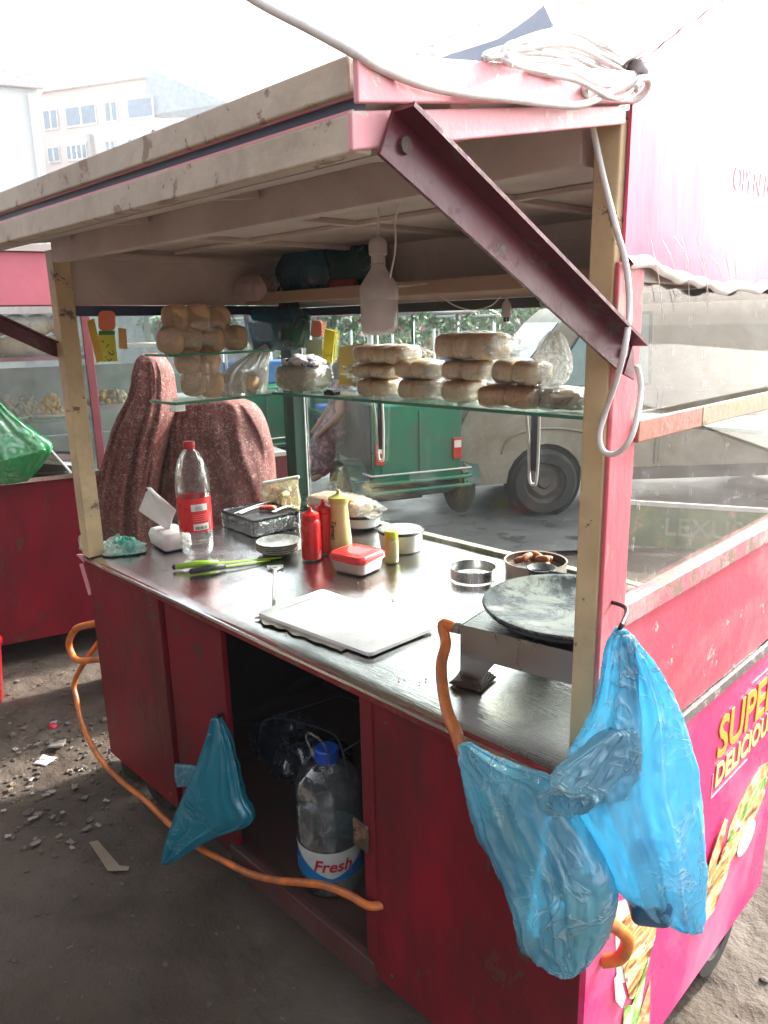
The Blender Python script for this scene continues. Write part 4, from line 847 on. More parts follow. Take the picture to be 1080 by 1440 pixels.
obj('bundle_of_bags', 'dark heap of crumpled plastic bags at the back of the cupboard', 'plastic bags', mb, film('dark_film', (.05, .07, .12), clear=.1, gloss=.12, crink=.9, cs=12), smooth=True)
obj('wire_rack', 'thin bent wire rack deep inside the cupboard', 'rack', MB().tube(catmull([(-1.30, .30, .205), (-1.25, .30, .36), (-1.02, .34, .40), (-.90, .30, .40), (-.86, .30, .205)], 6), .003, 6).tube([(-1.25, .30, .36), (-1.20, .55, .36), (-.93, .55, .40), (-.90, .30, .40)], .002, 6), dark_gap, smooth=True)
# ================================================================== BREAD AND BAGS ON THE SHELVES
def bread_mat(name, top, side, rough=.5):
    m, t, b = nodes(name); vec = coords(t); tc = N(t, 'ShaderNodeTexCoord'); sx = N(t, 'ShaderNodeSeparateXYZ'); t.links.new(tc.outputs['Normal'], sx.inputs[0])
    c1 = mix(t, ramp(t, nz(t, vec, 22, 5), .3, .7), tuple(x*.8 for x in top), top); cc = mix(t, ramp(t, sx.outputs['Z'], -.1, .55), side, c1)
    t.links.new(cc, b.inputs['Base Color']); b.inputs['Roughness'].default_value = rough; bump(t, b, nz(t, vec, 90, 5), .2, .004)
    b.inputs['Subsurface Weight'].default_value = .15; b.inputs['Subsurface Radius'].default_value = (.02, .01, .004); b.inputs['Subsurface Scale'].default_value = .6
    return m
bun_a = bread_mat('bun_crust', (.88, .60, .36), (.94, .78, .55)); bun_b = bread_mat('darker_bun_crust', (.56, .27, .13), (.76, .48, .27)); roll_m = bread_mat('pale_roll', (.70, .46, .27), (.72, .50, .32))
YS = .685
def bread_bag(label, c, w, d, h, nb=2, rz=0, mat=None, wrap=None, tail=None, seed=0, group='bags of buns on the back glass shelf', name='bread_bag', puff=None, buns=True):
    w *= 1.12; d *= 1.08
    c = V(c); t = thing(name, label, 'bread bag', (c.x, c.y, c.z-h/2), group=group); rot = Matrix.Rotation(R(rz), 3, 'Z')
    if buns:
        for i in range(nb):
            bw = w/nb; q = c+rot@V((-w/2+bw*(i+.5), 0, -.001))
            MB().blob(q, (bw*.53, d*.48, h*.50), 14, rot@Matrix.Rotation(R(random.uniform(-5, 5)), 3, 'Y'), 3.6, .04, 2, seed=seed+i).build('bun', mat or bun_a, t, smooth=True)
    mb = MB().blob(c, (w*.54, d*.54, h*.535), 26, rot, 3.8, .06, 6, seed=seed+9)
    if tail:
        k, ln = tail; dv = rot@V((k, 0, 0)); a = c+dv*(w*.5); rs = []
        for i in range(10):
            u = i/9; wy = d*.45*(1-u)**.8+.006+.032*u*u; wz = h*.42*(1-u)**.9+.004+.016*u*u; q = a+dv*ln*u+V((0, 0, -.006*u)); ring = []
            for m_ in range(30):
                an = 2*math.pi*m_/30; f = 1+.28*math.sin(an*7+seed)*min(1, u*2.5+.1)
                ring.append(q+(rot@V((0, 1, 0)))*math.cos(an)*wy*f+V((0, 0, 1))*math.sin(an)*wz*f+dv*.006*math.sin(an*5+seed))
            rs.append(ring)
        mb.rings(rs, cap=False)
    mb.v = [p+V((.0035*noise.noise(p*60+V((seed, 0, 0))), .0035*noise.noise(p*60), .004*noise.noise(p*42))) for p in mb.v]
    mb.build('wrapper', wrap or clear_film, t, smooth=True)
    return t
def S(px, py, y=YS): return at(px, py, 'y', y)
random.seed(21); e = SH+.0075
def lev(px, k, h, y=YS):
    q = S(px, 555, y); return V((q.x, y, e+h/2+k))
bread_bag('left bag of the bottom row of buns on the back glass shelf', lev(536, 0, .050), .105, .10, .050, 2, tail=(-1, .06), seed=1, mat=bun_a)
bread_bag('second bag from the left in the bottom row of buns, right below the big bulb', lev(594, 0, .054), .095, .10, .054, 2, tail=(1, .06), seed=2)
bread_bag('bag of buns in the middle layer of the leftmost stack', lev(533, .051, .042), .115, .10, .042, 2, tail=(-1, .05), seed=3, rz=3)
bread_bag('bag of two buns in the middle layer, between the two tallest stacks', lev(592, .055, .050), .11, .10, .050, 2, seed=4, rz=-3, tail=(1, .05))
bread_bag('flat wide bag of three buns on top of the leftmost stack, below the bulb', lev(545, .094, .050), .165, .11, .050, 3, seed=5, rz=2, tail=(1, .05))
bread_bag('bottom bag of the middle bread stack, behind a twisted wrapper end', lev(652, 0, .058), .08, .10, .058, 1, seed=6, tail=(-1, .05))
bread_bag('middle bag of the bread stack right of centre', lev(660, .058, .050), .11, .10, .050, 2, seed=7, rz=4, tail=(1, .04))
bread_bag('plump bag of three loaves leaning on top of the middle stack', lev(664, .108, .066)+V((0, 0, .002)), .165, .11, .066, 3, seed=8, rz=-4, tail=(1, .045))
bread_bag('bag of dark brown buns in front on the right half of the shelf', lev(718, 0, .054, .64), .135, .085, .054, 2, seed=9, mat=bun_b, tail=(1, .05), rz=4)
bread_bag('bag with one bun and a puffed up clear end standing above it', lev(732, .056, .056, .655), .115, .09, .056, 2, seed=10, rz=-5)
c = lev(775, .090, .085, .68); f, n_ = inplane((c.x, .69, 1.4), (.66, -.75, 0))
t = thing('empty_bag_end', 'blown up clear twisted end of a bread bag rising over the shelf', 'plastic bag', c)
hull_grid_tube([f(*p) for p in [(772, 466), (760, 482), (752, 502), (744, 522), (748, 540), (756, 548)]], [f(*p) for p in [(786, 464), (797, 482), (804, 502), (804, 520), (794, 538), (770, 549)]], n_, lambda t: .012+.022*math.sin(t*3), fold=.016, ff=9, cr=.004, seed=33, m=70).build('film', film('bright_clear_film', (.9, .88, .86), clear=.70, gloss=.2, crink=1, cs=20), t, smooth=True)
bread_bag('flat milky white bag of bread at the right end of the glass shelf', lev(795, 0, .046, .70), .12, .10, .046, 2, seed=12, wrap=haze_film, mat=roll_m, tail=(1, .05))
# left end of the back shelf: white bag with printed top
c = lev(428, 0, .085, .675); t = bread_bag('white bag of sliced bread with pink and blue printed top, left of the yellow tag', c, .145, .11, .078, 2, rz=5, mat=bread_mat('white_loaf', (.66, .60, .50), (.70, .66, .58)), wrap=haze_film, seed=13, group=None)
mb = MB().blob(c+V((.005, 0, .045)), (.075, .045, .022), 16, None, 2.2, .45, 5, seed=3)
mm, tt, bb = nodes('pink_blue_print'); vv = coords(tt); r_ = N(tt, 'ShaderNodeValToRGB'); cr = r_.color_ramp; cr.elements[0].position = .38; cr.elements[0].color = (.05, .06, .28, 1); cr.elements[1].position = .62; cr.elements[1].color = (.75, .30, .42, 1); x_ = cr.elements.new(.45); x_.color = (.82, .78, .78, 1); x_ = cr.elements.new(.57); x_.color = (.80, .76, .76, 1)
tt.links.new(nz(tt, vv, 34, 3), r_.inputs[0]); tt.links.new(r_.outputs[0], bb.inputs['Base Color']); bb.inputs['Roughness'].default_value = .25
mb.build('printed_top', mm, t, smooth=True)
obj('black_clip', 'small black clip lying on the shelf edge under the yellow tag', 'clip', MB().box(lev(466, 0, 0, .60)+V((-.025, -.010, 0)), lev(466, 0, 0, .60)+V((.020, .02, .012))).box(lev(466, 0, 0, .60)+V((-.020, -.006, .012)), lev(466, 0, 0, .60)+V((.010, .015, .016))), black_m, bevel=.002)
# rolls on the left shelves
def roll_bag(label, x, ctrs, r, wl, wr, seed, wrap=None, mat=None):
    q = [at(px, py, 'x', x) for px, py in ctrs]; m_ = sum(q, V((0, 0, 0)))/len(q)
    t = thing('roll_bag', label, 'bread bag', m_, group='bags of rolls on the left glass shelves'); vd = (CAM-m_); vd.z = 0; vd.normalize(); rt = Matrix.Rotation(math.atan2(vd.y, vd.x), 3, 'Z')
    for i, p in enumerate(q): MB().blob(p+vd*(.010 if i % 2 else 0), (.024, r*(1.02-.03*(i % 3)), r*(.98+.02*(i % 2))), 16, rt@Matrix.Rotation(R(random.uniform(-9, 9)), 3, 'Z'), 2.7, .09, 3, seed=i+seed).build('bread_roll', mat or roll_m, t, smooth=True)
    nn = vd; hull_grid_tube([at(px, py, 'x', x) for px, py in wl], [at(px, py, 'x', x) for px, py in wr], nn, lambda t: .048*min(1, .35+2*t)*min(1, .4+2.5*(1-t)), fold=.010, ff=6, seed=seed, m=60, cr=.002).build('wrapper', wrap or clear_film, t, smooth=True)
    return t
roll_bag('clear bag of round flat rolls in two rows on the upper left shelf', -1.59, [(247, 447), (277, 446), (306, 447), (240, 479), (267, 478), (299, 477), (330, 475)], .040, [(236, 432), (226, 455), (216, 470), (222, 485), (232, 493)], [(300, 430), (322, 437), (334, 455), (344, 476), (338, 493)], 40)
roll_bag('clear bag of round rolls on the lower left shelf, below the upper bag', -1.59, [(264, 507), (291, 508), (272, 539), (298, 540)], .040, [(254, 494), (250, 510), (252, 530), (256, 552)], [(304, 494), (312, 510), (314, 530), (310, 553)], 50)
t = thing('milky_bag', 'milky plastic bag with pointed top corner on the lower left shelf', 'plastic bag', at(345, 550, 'x', -1.59)); X = lambda px, py: at(px, py, 'x', -1.585)
hull_grid_tube([X(*p) for p in [(368, 486), (338, 505), (318, 520), (310, 538), (314, 556)]], [X(*p) for p in [(379, 480), (378, 500), (376, 520), (376, 540), (372, 557)]], (.7, -.7, 0), lambda t: .006+.05*min(1, t*2), fold=.012, seed=44, m=60).build('bag', haze_film, t, smooth=True)
MB().blob(X(345, 538), (.045, .045, .034), 12, None, 2.5, .1, 3).build('contents', roll_m, t, smooth=True)
dk = film('dark_teal_film', (.02, .13, .21), clear=.06, gloss=.07, crink=.8, cs=12, tl=.3); gk = film('dark_green_film', (.02, .16, .10), clear=.12, gloss=.08, crink=.7, cs=10, tl=.4)
Y7 = lambda px, py, y=.70: at(px, py, 'y', y)
def soft(name, label, L_, R_, T, m_, y, cat='plastic bag', seed=0, fold=.012):
    return obj(name, label, cat, hull_grid_tube([Y7(*p, y) for p in L_], [Y7(*p, y) for p in R_], (.5, -.86, 0), lambda t: T*min(1, .3+2*t)*min(1, .3+2.5*(1-t)), fold=fold, ff=6, seed=seed, m=60, cr=.002), m_, smooth=True)
soft('hanging_bag', 'dark teal bag hanging under the wooden shelf beside the upper rolls', [(342, 432), (345, 452), (350, 475), (356, 492)], [(425, 434), (436, 452), (432, 475), (420, 492)], .05, dk, .66, seed=60)
soft('hanging_bag', 'green plastic bag hanging in front of the dark teal one', [(404, 455), (392, 470), (398, 488)], [(434, 452), (436, 470), (430, 489)], .028, gk, .60, seed=61)
# things stored on the wooden shelf under the ceiling
soft('storage_bag', 'pale pink bundle at the left end of the wooden shelf', [(342, 387), (333, 400), (330, 416), (336, 427)], [(368, 386), (378, 400), (380, 416), (374, 427)], .040, M('pinkish_cloth', (.52, .38, .38), .7, var=.2, bmp=.5, bs=20, bd=.01), .60, cat='bundle', seed=62)
soft('storage_bag', 'purple and white printed bag squeezed beside the pale pink bundle', [(378, 392), (376, 405), (380, 424)], [(400, 384), (406, 402), (400, 422)], .035, mm, .72, seed=63)
soft('storage_bag', 'large dark blue bag in the middle of the wooden shelf', [(402, 352), (392, 375), (390, 400), (396, 422)], [(452, 348), (466, 372), (468, 398), (462, 420)], .055, dk, .73, seed=64)
soft('storage_bag', 'dark green bag on the wooden shelf behind the bulb', [(458, 345), (454, 368), (456, 395), (462, 416)], [(520, 343), (536, 365), (538, 388), (532, 408)], .050, film('bottle_green_film', (.015, .13, .11), clear=.06, gloss=.06, crink=.8, cs=12), .745, seed=65)
soft('red_packet', 'small dark red packet on the wooden shelf left of the bulb', [(464, 394), (463, 402), (466, 411)], [(500, 392), (502, 400), (500, 408)], .02, M('dark_red_packet', (.35, .02, .06), .4), .665, cat='packet', seed=66, fold=.004)
# tags on the left glass, and reflections built as cards on the back glass
def plate_on(name, label, pts, mt_, off, cat='tag', group=None):
    return obj(name, label, cat, MB().prism(pts, off), mt_, group=group)
org_ = plain('orange_card', (.85, .22, .12), .5); yel = plain('yellow_reflection', (.80, .62, .02), .5); yel2 = plain('ochre_card', (.62, .40, .05), .6); lem = plain('lemon_card', (.62, .60, .06), .5)
GL = lambda px, py: at(px, py, 'x', -1.6595); GB = lambda px, py: at(px, py, 'y', D-.0175)
def rounded(f, x0, y0, x1, y1, r=5, n=4):
    o = []
    for cx_, cy_, a0 in ((x1-r, y1-r, 0), (x0+r, y1-r, 90), (x0+r, y0+r, 180), (x1-r, y0+r, 270)):
        for k in range(n+1): a = R(a0+90*k/n); o.append(f(cx_+r*math.cos(a), cy_+r*math.sin(a)))
    return o
o1 = plate_on('tag_or_reflection', 'rounded orange card at the top of the left glass pane', rounded(GL, 138, 437, 162, 465, 7), org_, (.002, 0, 0), group='cards stuck on the left pane')
o2 = plate_on('tag_or_reflection', 'yellow card with black marks and green top edge on the left pane', [GL(138, 470), GL(161, 471), GL(165, 508), GL(141, 509)], lem, (.002, 0, 0), group='cards stuck on the left pane')
MB().prism([GL(138, 465)+V((.0022, 0, 0)), GL(161, 465)+V((.0022, 0, 0)), GL(161, 471)+V((.0022, 0, 0)), GL(138, 471)+V((.0022, 0, 0))], (.001, 0, 0)).build('green_band', M('green_print', (.03, .20, .04), .5), o2)
random.seed(2)
sc2 = MB()
for i in range(11):
    p = GL(random.uniform(141, 158), random.uniform(478, 505))+V((.0026, 0, 0)); sc2.bar(p, p+V((0, random.uniform(-.010, .018), random.uniform(-.009, .009))), .0006, .0022, up=(0, 1, .3))
sc2.build('handwriting', ink, o2)
plate_on('tag_or_reflection', 'narrow slanted ochre card left of the lemon yellow one', [GL(121, 452)+V((.004, 0, 0)), GL(131, 448)+V((.004, 0, 0)), GL(144, 505)+V((.004, 0, 0)), GL(135, 511)+V((.004, 0, 0))], yel2, (.002, 0, 0), group='cards stuck on the left pane')
plate_on('tag_or_reflection', 'faded pale orange card right of the lemon yellow one', [GL(166, 461), GL(177, 462), GL(179, 491), GL(167, 490)], plain('faded_card', (.75, .42, .16), .6), (.0015, 0, 0), group='cards stuck on the left pane')
plate_on('tag_or_reflection', 'reflection built as a small rounded orange card high on the back glass', rounded(GB, 437, 451, 453, 474, 5), org_, (0, -.002, 0), group='reflections built as cards on the back glass')  # this card and the next back-glass ones model reflections as solid pieces
o3 = plate_on('tag_or_reflection', 'reflection built as a bright yellow tilted tag with two black marks', [GB(458, 462), GB(472, 466), GB(467, 511), GB(453, 508)], yel, (0, -.003, 0), group='reflections built as cards on the back glass')
sc2 = MB()
for i in range(5): p = GB(458+i*2.2, 497+(i % 2)*2)+V((0, -.0034, 0)); sc2.bar(p, p+V((.004*(i % 2), 0, -.008)), .0006, .002)
sc2.build('handwriting', ink, o3)
plate_on('tag_or_reflection', 'reflection built as a pale grey and yellow card under the small orange one', [GB(431, 478), GB(454, 477), GB(454, 500), GB(431, 500)], M('grey_yellow_reflection', (.50, .50, .36), .5, dirt=(.55, .5, .1), da=.45, ds=10), (0, -.0015, 0), group='reflections built as cards on the back glass')
plate_on('tag_or_reflection', 'reflection built as a large dark gold card behind the leftmost bun stack', [GB(478, 488), GB(513, 482), GB(514, 545), GB(477, 541)], M('gold_reflection', (.42, .27, .01), .5), (0, -.0015, 0), group='reflections built as cards on the back glass')
# ================================================================== LAMP, CABLES
c = at(531, 330, 'y', .15); zb = at(531, 472, 'y', .15).z; zt = c.z; H_ = zt-zb; c = V((c.x, c.y, zb))
t = thing('light_bulb', 'large white bulb with ribbed neck hanging from the cart ceiling', 'light bulb', c)
opal = M('opal_plastic', (.62, .58, .56), .35, var=.05, bmp=0, sub=.3); grey_pl = M('grey_white_plastic', (.52, .48, .47), .45, var=.12)
kz = H_/.206; sz_ = lambda pr: [(r, z*kz) for r, z in pr]
MB().lathe(sz_([(.002, 0), (.016, .001), (.027, .006), (.0335, .015), (.035, .026), (.035, .072), (.034, .074)]), c, 44).build('diffuser', opal, t, smooth=True, auto=60)
MB().lathe(sz_([(.0345, .0735), (.0360, .076), (.0360, .094), (.034, .104), (.026, .118), (.0165, .134), (.0130, .142), (.0130, .146)]), c, 88, rfn=lambda a, z: 1-.05*(math.sin(a*22) > .2)*(.076 < z/kz < .122)).build('ribbed_neck', grey_pl, t, smooth=True, auto=35)
MB().lathe(sz_([(.0155, .1465), (.0130, .149), (.0130, .164), (.0168, .166), (.0168, .190), (.012, .198), (.004, .202), (.003, .206)]), c, 32).build('socket', grey_pl, t, smooth=True, auto=40)
MB().tube(catmull([c+V((0, 0, .204*kz)), c+V((.001, .002, .215*kz+.01)), V((c.x+.002, c.y, 1.734))], 4), .0022, 6).build('cord', white_cable, t, smooth=True)
def cable(name, label, pts, r, n=6, m_=None, cat='cable', group=None): return obj(name, label, cat, MB().tube(catmull(pts, n), r, 10), m_ or white_cable, group=group, smooth=True)
cable('thin_cable', 'thin white cable hanging from the ceiling right beside the bulb', [V((-.50, .16, 1.734)), at(557, 300, 'y', .16), at(556, 350, 'y', .16), at(549, 398, 'y', .17), at(566, 402, 'y', .4), at(590, 400, 'y', .56), V((-.80, .585, 1.605))], .0018)
cable('thin_cable', 'thin white wire sagging under the wooden shelf left of the lamp holder', [at(618, 416, 'y', .575), at(640, 430, 'y', .57), at(665, 436, 'y', .57), at(690, 430, 'y', .57), at(704, 417, 'y', .575)], .0016)
cable('thin_cable', 'thin wire loop under the wooden shelf beside the diagonal brace', [at(765, 416, 'y', .57), at(760, 428, 'y', .57), at(775, 434, 'y', .57), at(800, 430, 'y', .57), at(812, 418, 'y', .575)], .0014)
c = at(712, 446, 'y', .565); t = thing('lamp_holder', 'small grey empty lamp holder hanging under the wooden shelf', 'lamp holder', c)
MB().lathe([(.008, 0), (.0105, .002), (.0115, .020), (.009, .030), (.004, .036), (.003, .044)], c, 20).build('holder_body', grey_pl, t, smooth=True, auto=50)
MB().lathe([(.0035, -.010), (.0035, .0)], c+V((-.004, 0, 0)), 8).lathe([(.0035, -.010), (.0035, .0)], c+V((.005, 0, 0)), 8).build('contact', black_m, t)
XS = .016
pth = [at(290, -45, 'x', -.10), at(362, 2, 'x', -.06), at(440, 43, 'x', -.02), at(500, 76, 'x', .008), at(540, 98, 'x', XS-.004), at(590, 118, 'x', XS), at(650, 131, 'x', XS), at(720, 139, 'x', XS), at(780, 147, 'x', XS), at(822, 146, 'x', XS), at(862, 128, 'x', XS), at(905, 110, 'x', XS+.004), at(911, 122, 'x', XS), at(896, 139, 'x', XS-.01), at(868, 142, 'x', XS-.02), at(840, 132, 'x', XS-.03)]
cable('power_cable', 'thick white cable coming from the sky along the awning side into the coil', pth, .0038, 8)
random.seed(14); mb = MB()
for i in range(15):
    u = i/14; off = u*74; dx = .010-.10*u+random.uniform(-.015, .015)
    e0 = (676+random.uniform(-8, 40)+18*abs(u-.5), 80+random.uniform(-7, 8)); e1 = (904+random.uniform(-10, 6), 100+22*(1-u)+random.uniform(-5, 8))
    m1 = (735+random.uniform(-12, 12), 62+off*.55+random.uniform(-7, 7)-8*(1-u)); m2 = (800+random.uniform(-14, 14), 44+off*.95+random.uniform(-6, 6)); m3 = (862+random.uniform(-6, 6), 74+off*.82+random.uniform(-6, 6))
    P_ = [(e0[0]+14, e0[1]+9), e0, m1, m2, m3, e1, (e1[0]-6, e1[1]+14)]
    mb.tube(catmull([at(a, b, 'x', -.03-dx*.5+.012*math.sin(i*2.1+k)) for k, (a, b) in enumerate(P_)], 6), .0025, 7)
obj('cable_coil', 'tangled coil of thick white cable lying on the awning corner', 'cable coil', mb, white_cable, smooth=True)
obj('cable_knot', 'grey tape knot holding the white cable coil to the roof corner', 'tape', MB().blob(at(897, 98, 'x', .0), (.012, .016, .010), 10, None, 2, .4, 4), M('grey_tape', (.35, .33, .36), .5), smooth=True)
F = lambda px, py, y=-.026: at(px, py, 'y', y)
cable('power_cable', 'white cable running down the cream corner post and looping back up', [at(818, 112, 'x', -.02), at(823, 128, 'x', .014), F(829, 155, -.05), F(838, 200), F(850, 255), F(866, 320), F(880, 372, -.022), F(885, 430, -.024), F(880, 480, -.05), F(868, 530, -.045), F(851, 580), F(843, 612), F(848, 634), F(866, 638), F(886, 618), F(897, 580, -.01), F(901, 545, .01), F(896, 515, .0)], .0036, 8)

c = at(478, 716, 'y', .69)
t = bread_bag('large clear bag of flat bread lying over the black rimmed dish behind the sauce bottles', V((c.x, .69, ZC+.087)), .19, .11, .052, 2, rz=6, seed=77, group=None, tail=(1, .05), mat=bread_mat('flat_bread', (.66, .44, .26), (.74, .56, .38)))
MB().blob(V((c.x+.055, .665, ZC+.108)), (.030, .018, .012), 10, None, 2.4, .4, 4, seed=5).build('paper_slip', M('yellow_red_slip', (.80, .50, .12), .5, dirt=(.7, .1, .06), da=.5, ds=40), t, smooth=True)
# ================================================================== SECOND CART
C2 = V((-3.0, .40, 0)); C2R = R(-17)
f2, n2 = inplane(C2, (math.cos(C2R), math.sin(C2R), 0)); ly_ = V((-math.sin(C2R), math.cos(C2R), 0))
def c2(px, py):
    q = f2(px, py)-C2; return q.dot(ly_), q.z
k2 = thing('food_cart', 'neighbouring dark red snack cart with fried food and rolls behind glass, at the left edge', 'food cart', C2, C2R)
def Q(mb, name, mat, par=None, **k): return mb.build(name, mat, par or k2, local=True, **k)
Y0, Y1 = -1.3, 1.15; yp = c2(142, 640)[0]
Q(MB().box((-1.5, Y0, .10), (0, Y1, .85)), 'body', red_dark, bevel=.004)
Q(MB().box((-1.5, Y0, .852), (.012, Y1, .872)), 'counter_top', steel)
Q(MB().box((-1.48, Y0, 1.62), (.0, yp+.55, 1.84)), 'sign_board', M('soft_pink_paint', (.62, .16, .21), .5, var=.15), bevel=.003)
Q(MB().box((-1.45, Y0-.1, 1.842), (.02, yp+.6, 1.87)), 'roof', lining)
Q(MB().box((-.032, yp-.018, .875), (.004, yp+.018, 1.617)), 'corner_post', M('maroon_post', (.30, .07, .09), .5, var=.3), bevel=.003)
Q(MB().box((-.040, yp+.52, .875), (-.005, yp+.55, 1.617)), 'corner_post', M('grey_post', (.30, .30, .29), .5))
Q(MB().box((-1.46, yp+.52, .875), (-1.42, yp+.55, 1.617)), 'corner_post', M('grey_post', (.30, .30, .29), .5))
Q(MB().box((-.028, Y0, 1.585), (.002, yp+.52, 1.615)), 'window_rail', alu)
zsh = c2(60, 503)[1]; zs2 = c2(60, 592)[1]
Q(MB().box((-.40, Y0, zsh-.012), (-.004, yp-.02, zsh+.004)), 'shelf', M('red_brown_shelf', (.32, .12, .12), .5)); Q(MB().box((-.45, Y0, zs2-.01), (-.006, yp-.02, zs2)), 'shelf', glass_shelf)
Q(MB().box((-.45, yp+.02, zs2+.03), (-.02, yp+.5, zs2+.05)), 'shelf', alu); Q(MB().box((-.45, yp+.02, zsh+.03), (-.02, yp+.5, zsh+.045)), 'shelf', white_pl)
Q(MB().box((-.006, Y0, .875), (-.003, yp-.02, 1.584)), 'glass_pane', pane('dusty_glass', dust=.08)); Q(MB().box((-.006, yp+.02, .875), (-.003, yp+.52, 1.584)), 'glass_pane', pane('dusty_glass', dust=.08))
Q(MB().box((-1.46, Y0, .875), (-1.44, yp+.5, 1.3)), 'inner_lining', M('greenish_grey_panel', (.20, .24, .22), .5, var=.4))
Q(MB().bar((-.01, yp-.9, 1.05), (-.01, yp-.05, .90), .03, .012), 'tray_edge', white_pl)
def W2(x, y, z): return Matrix.Rotation(C2R, 3, 'Z')@V((x, y, z))+C2
random.seed(31)
nb_ = 0
for row, (yy, py) in enumerate(((0, 452), (0, 490))):
    for i, px in enumerate((-40, -8, 22, 54, 86)):
        y_, z_ = c2(px+(8 if row else 0), 500); r = .058; z_ = zsh+.005+r*.80+row*(r*1.55)
        q = W2(-.085-.03*(i % 2), y_, z_)
        tag(MB().blob(q, (r*.95, r*1.02, r*.80), 14, Matrix.Rotation(C2R, 3, 'Z'), 2.4, .06, 3, seed=i+row*9).build('bread_roll', roll_m if i % 3 else bun_a, None, smooth=True), 'pale round roll in the stacked rows behind the glass of the neighbouring cart', 'bread roll', 'rolls behind the glass of the neighbouring cart')
q0 = c2(20, 500)[0]
wr_ = MB().blob(W2(-.10, q0+.02, zsh+.105), (.10, .33, .105), 24, Matrix.Rotation(C2R, 3, 'Z'), 4, .05, 6)
obj('roll_wrapper', 'clear plastic sheet over the rolls in the neighbouring cart', 'plastic sheet', wr_, clear_film, smooth=True)
def heap(label, c, r, mt_, n, sz, seed, name='fried_food', cat='snack heap'):
    random.seed(seed); mb = MB()
    for i in range(n):
        a = random.random()*6.28; k = random.random()**.6; q = V(c)+V((math.cos(a)*r[0]*k, math.sin(a)*r[1]*k, r[2]*(1-k*k)*random.uniform(.3, 1)))
        mb.blob(q, (sz*random.uniform(.7, 1.3), sz*random.uniform(.7, 1.3), sz*random.uniform(.5, 1)), 6, Euler((random.random()*3, random.random()*3, 0)).to_matrix(), 2, .45, 3, seed=i)
    return obj(name, label, cat, mb, mt_, smooth=True)
beige_f = M('battered_snack', (.42, .32, .22), .7, var=.4, vs=30, bmp=.6); gold_f = M('golden_snack', (.62, .36, .10), .6, var=.4, vs=30, bmp=.6)
for (a, px, mt_, sd_, lb_) in ((0, 14, beige_f, 1, 'heap of beige battered snacks at the far left on the glass shelf'), (1, 44, beige_f, 2, 'heap of beige battered snacks in the middle of the neighbouring shelf'), (2, 76, gold_f, 3, 'heap of golden fried strips at the right of the neighbouring shelf')):
    y_ = c2(px, 585)[0]; heap(lb_, W2(-.13, y_, zs2+.012), (.055, .055, .095), mt_, 60, .016, sd_)
for px, lb_ in ((150, 'pale dumplings on the rear steel shelf of the neighbouring cart'), (172, 'round snacks on the rear steel shelf beside the dumplings')):
    y_ = c2(px, 580)[0]; heap(lb_, W2(-.12, y_, zs2+.055), (.05, .06, .05), beige_f if px > 160 else gold_f, 30, .018, px)
def tray(label, y_, z_): 
    c = W2(-.14, y_, z_); obj('tray', label, 'tray', MB().lathe([(.002, 0), (.075, .001), (.095, .014), (.098, .013), (.077, -.002), (.002, -.003)], c+V((0, 0, .004)), 30), white_pl, smooth=True)
tray('shallow white tray under the beige snacks, left one', c2(24, 590)[0], zs2+.001); tray('shallow white tray under the golden fried strips', c2(74, 590)[0], zs2+.001)
c = W2(-.20, c2(70, 655)[0], .874); t = thing('frying_pan', 'wide black pan with brown food on the counter of the neighbouring cart', 'pan', c)
MB().lathe([(.12, 0), (.16, .05), (.165, .055), (.155, .052), (.115, .008), (.002, .006)], c, 40).build('pan_body', black_m, t, smooth=True, auto=50)
MB().lathe([(.145, .044), (.07, .052), (.002, .055)], c, 30, cap=False, rfn=lambda a, z: 1+.03*math.sin(a*9)).build('food', M('brown_food', (.28, .13, .05), .6, var=.5, vs=30, bmp=.6), t, smooth=True)
obj('long_tray_lid', 'white flat tray edge sloping behind the green bag', 'tray', MB().bar(W2(.02, c2(62, 622)[0], c2(62, 622)[1]), W2(.02, c2(98, 662)[0], c2(98, 662)[1]), .10, .008), white_pl, bevel=.002)
# green bag hanging on the neighbouring cart
f, n_ = inplane(W2(.07, 0, 0), (.92, -.35, 0))
t = thing('carrier_bag', 'shiny green plastic bag hanging on the neighbouring cart, left edge', 'plastic bag', W2(.07, c2(20, 640)[0], .9))
hull_grid_tube([f(*p) for p in [(-30, 552), (-48, 590), (-58, 620), (-55, 650), (-35, 672), (-10, 682)]], [f(*p) for p in [(-12, 556), (20, 585), (50, 607), (74, 625), (62, 650), (38, 676)]], n_, lambda t: .01+.06*min(1, t*1.6)*min(1, .3+2*(1-t)), fold=.028, ff=5, cr=.005, seed=71, m=90, sub=8).build('bag_body', film('green_bag_film', (.03, .50, .16), clear=.18, gloss=.16, crink=.8, cs=9, tl=.5, tint=(.3, .9, .5)), t, smooth=True)
c = at(-28, 990, 'z', 0); t = thing('red_bucket', 'tall red plastic bucket cut off by the left edge', 'bucket', c)
MB().lathe([(.085, .0), (.09, .01), (.112, .255), (.120, .26), (.120, .27), (.106, .268), (.086, .014), (.002, .012)], c, 36).build('bucket_body', M('bucket_red', (.45, .01, .02), .3), t, smooth=True, auto=50)
MB().tube(catmull([c+V((.11, 0, .25)), c+V((.10, -.04, .20)), c+V((.05, -.12, .13)), c+V((-.05, -.12, .13)), c+V((-.11, 0, .25))], 6), .003, 6).build('handle', alu, t, smooth=True)
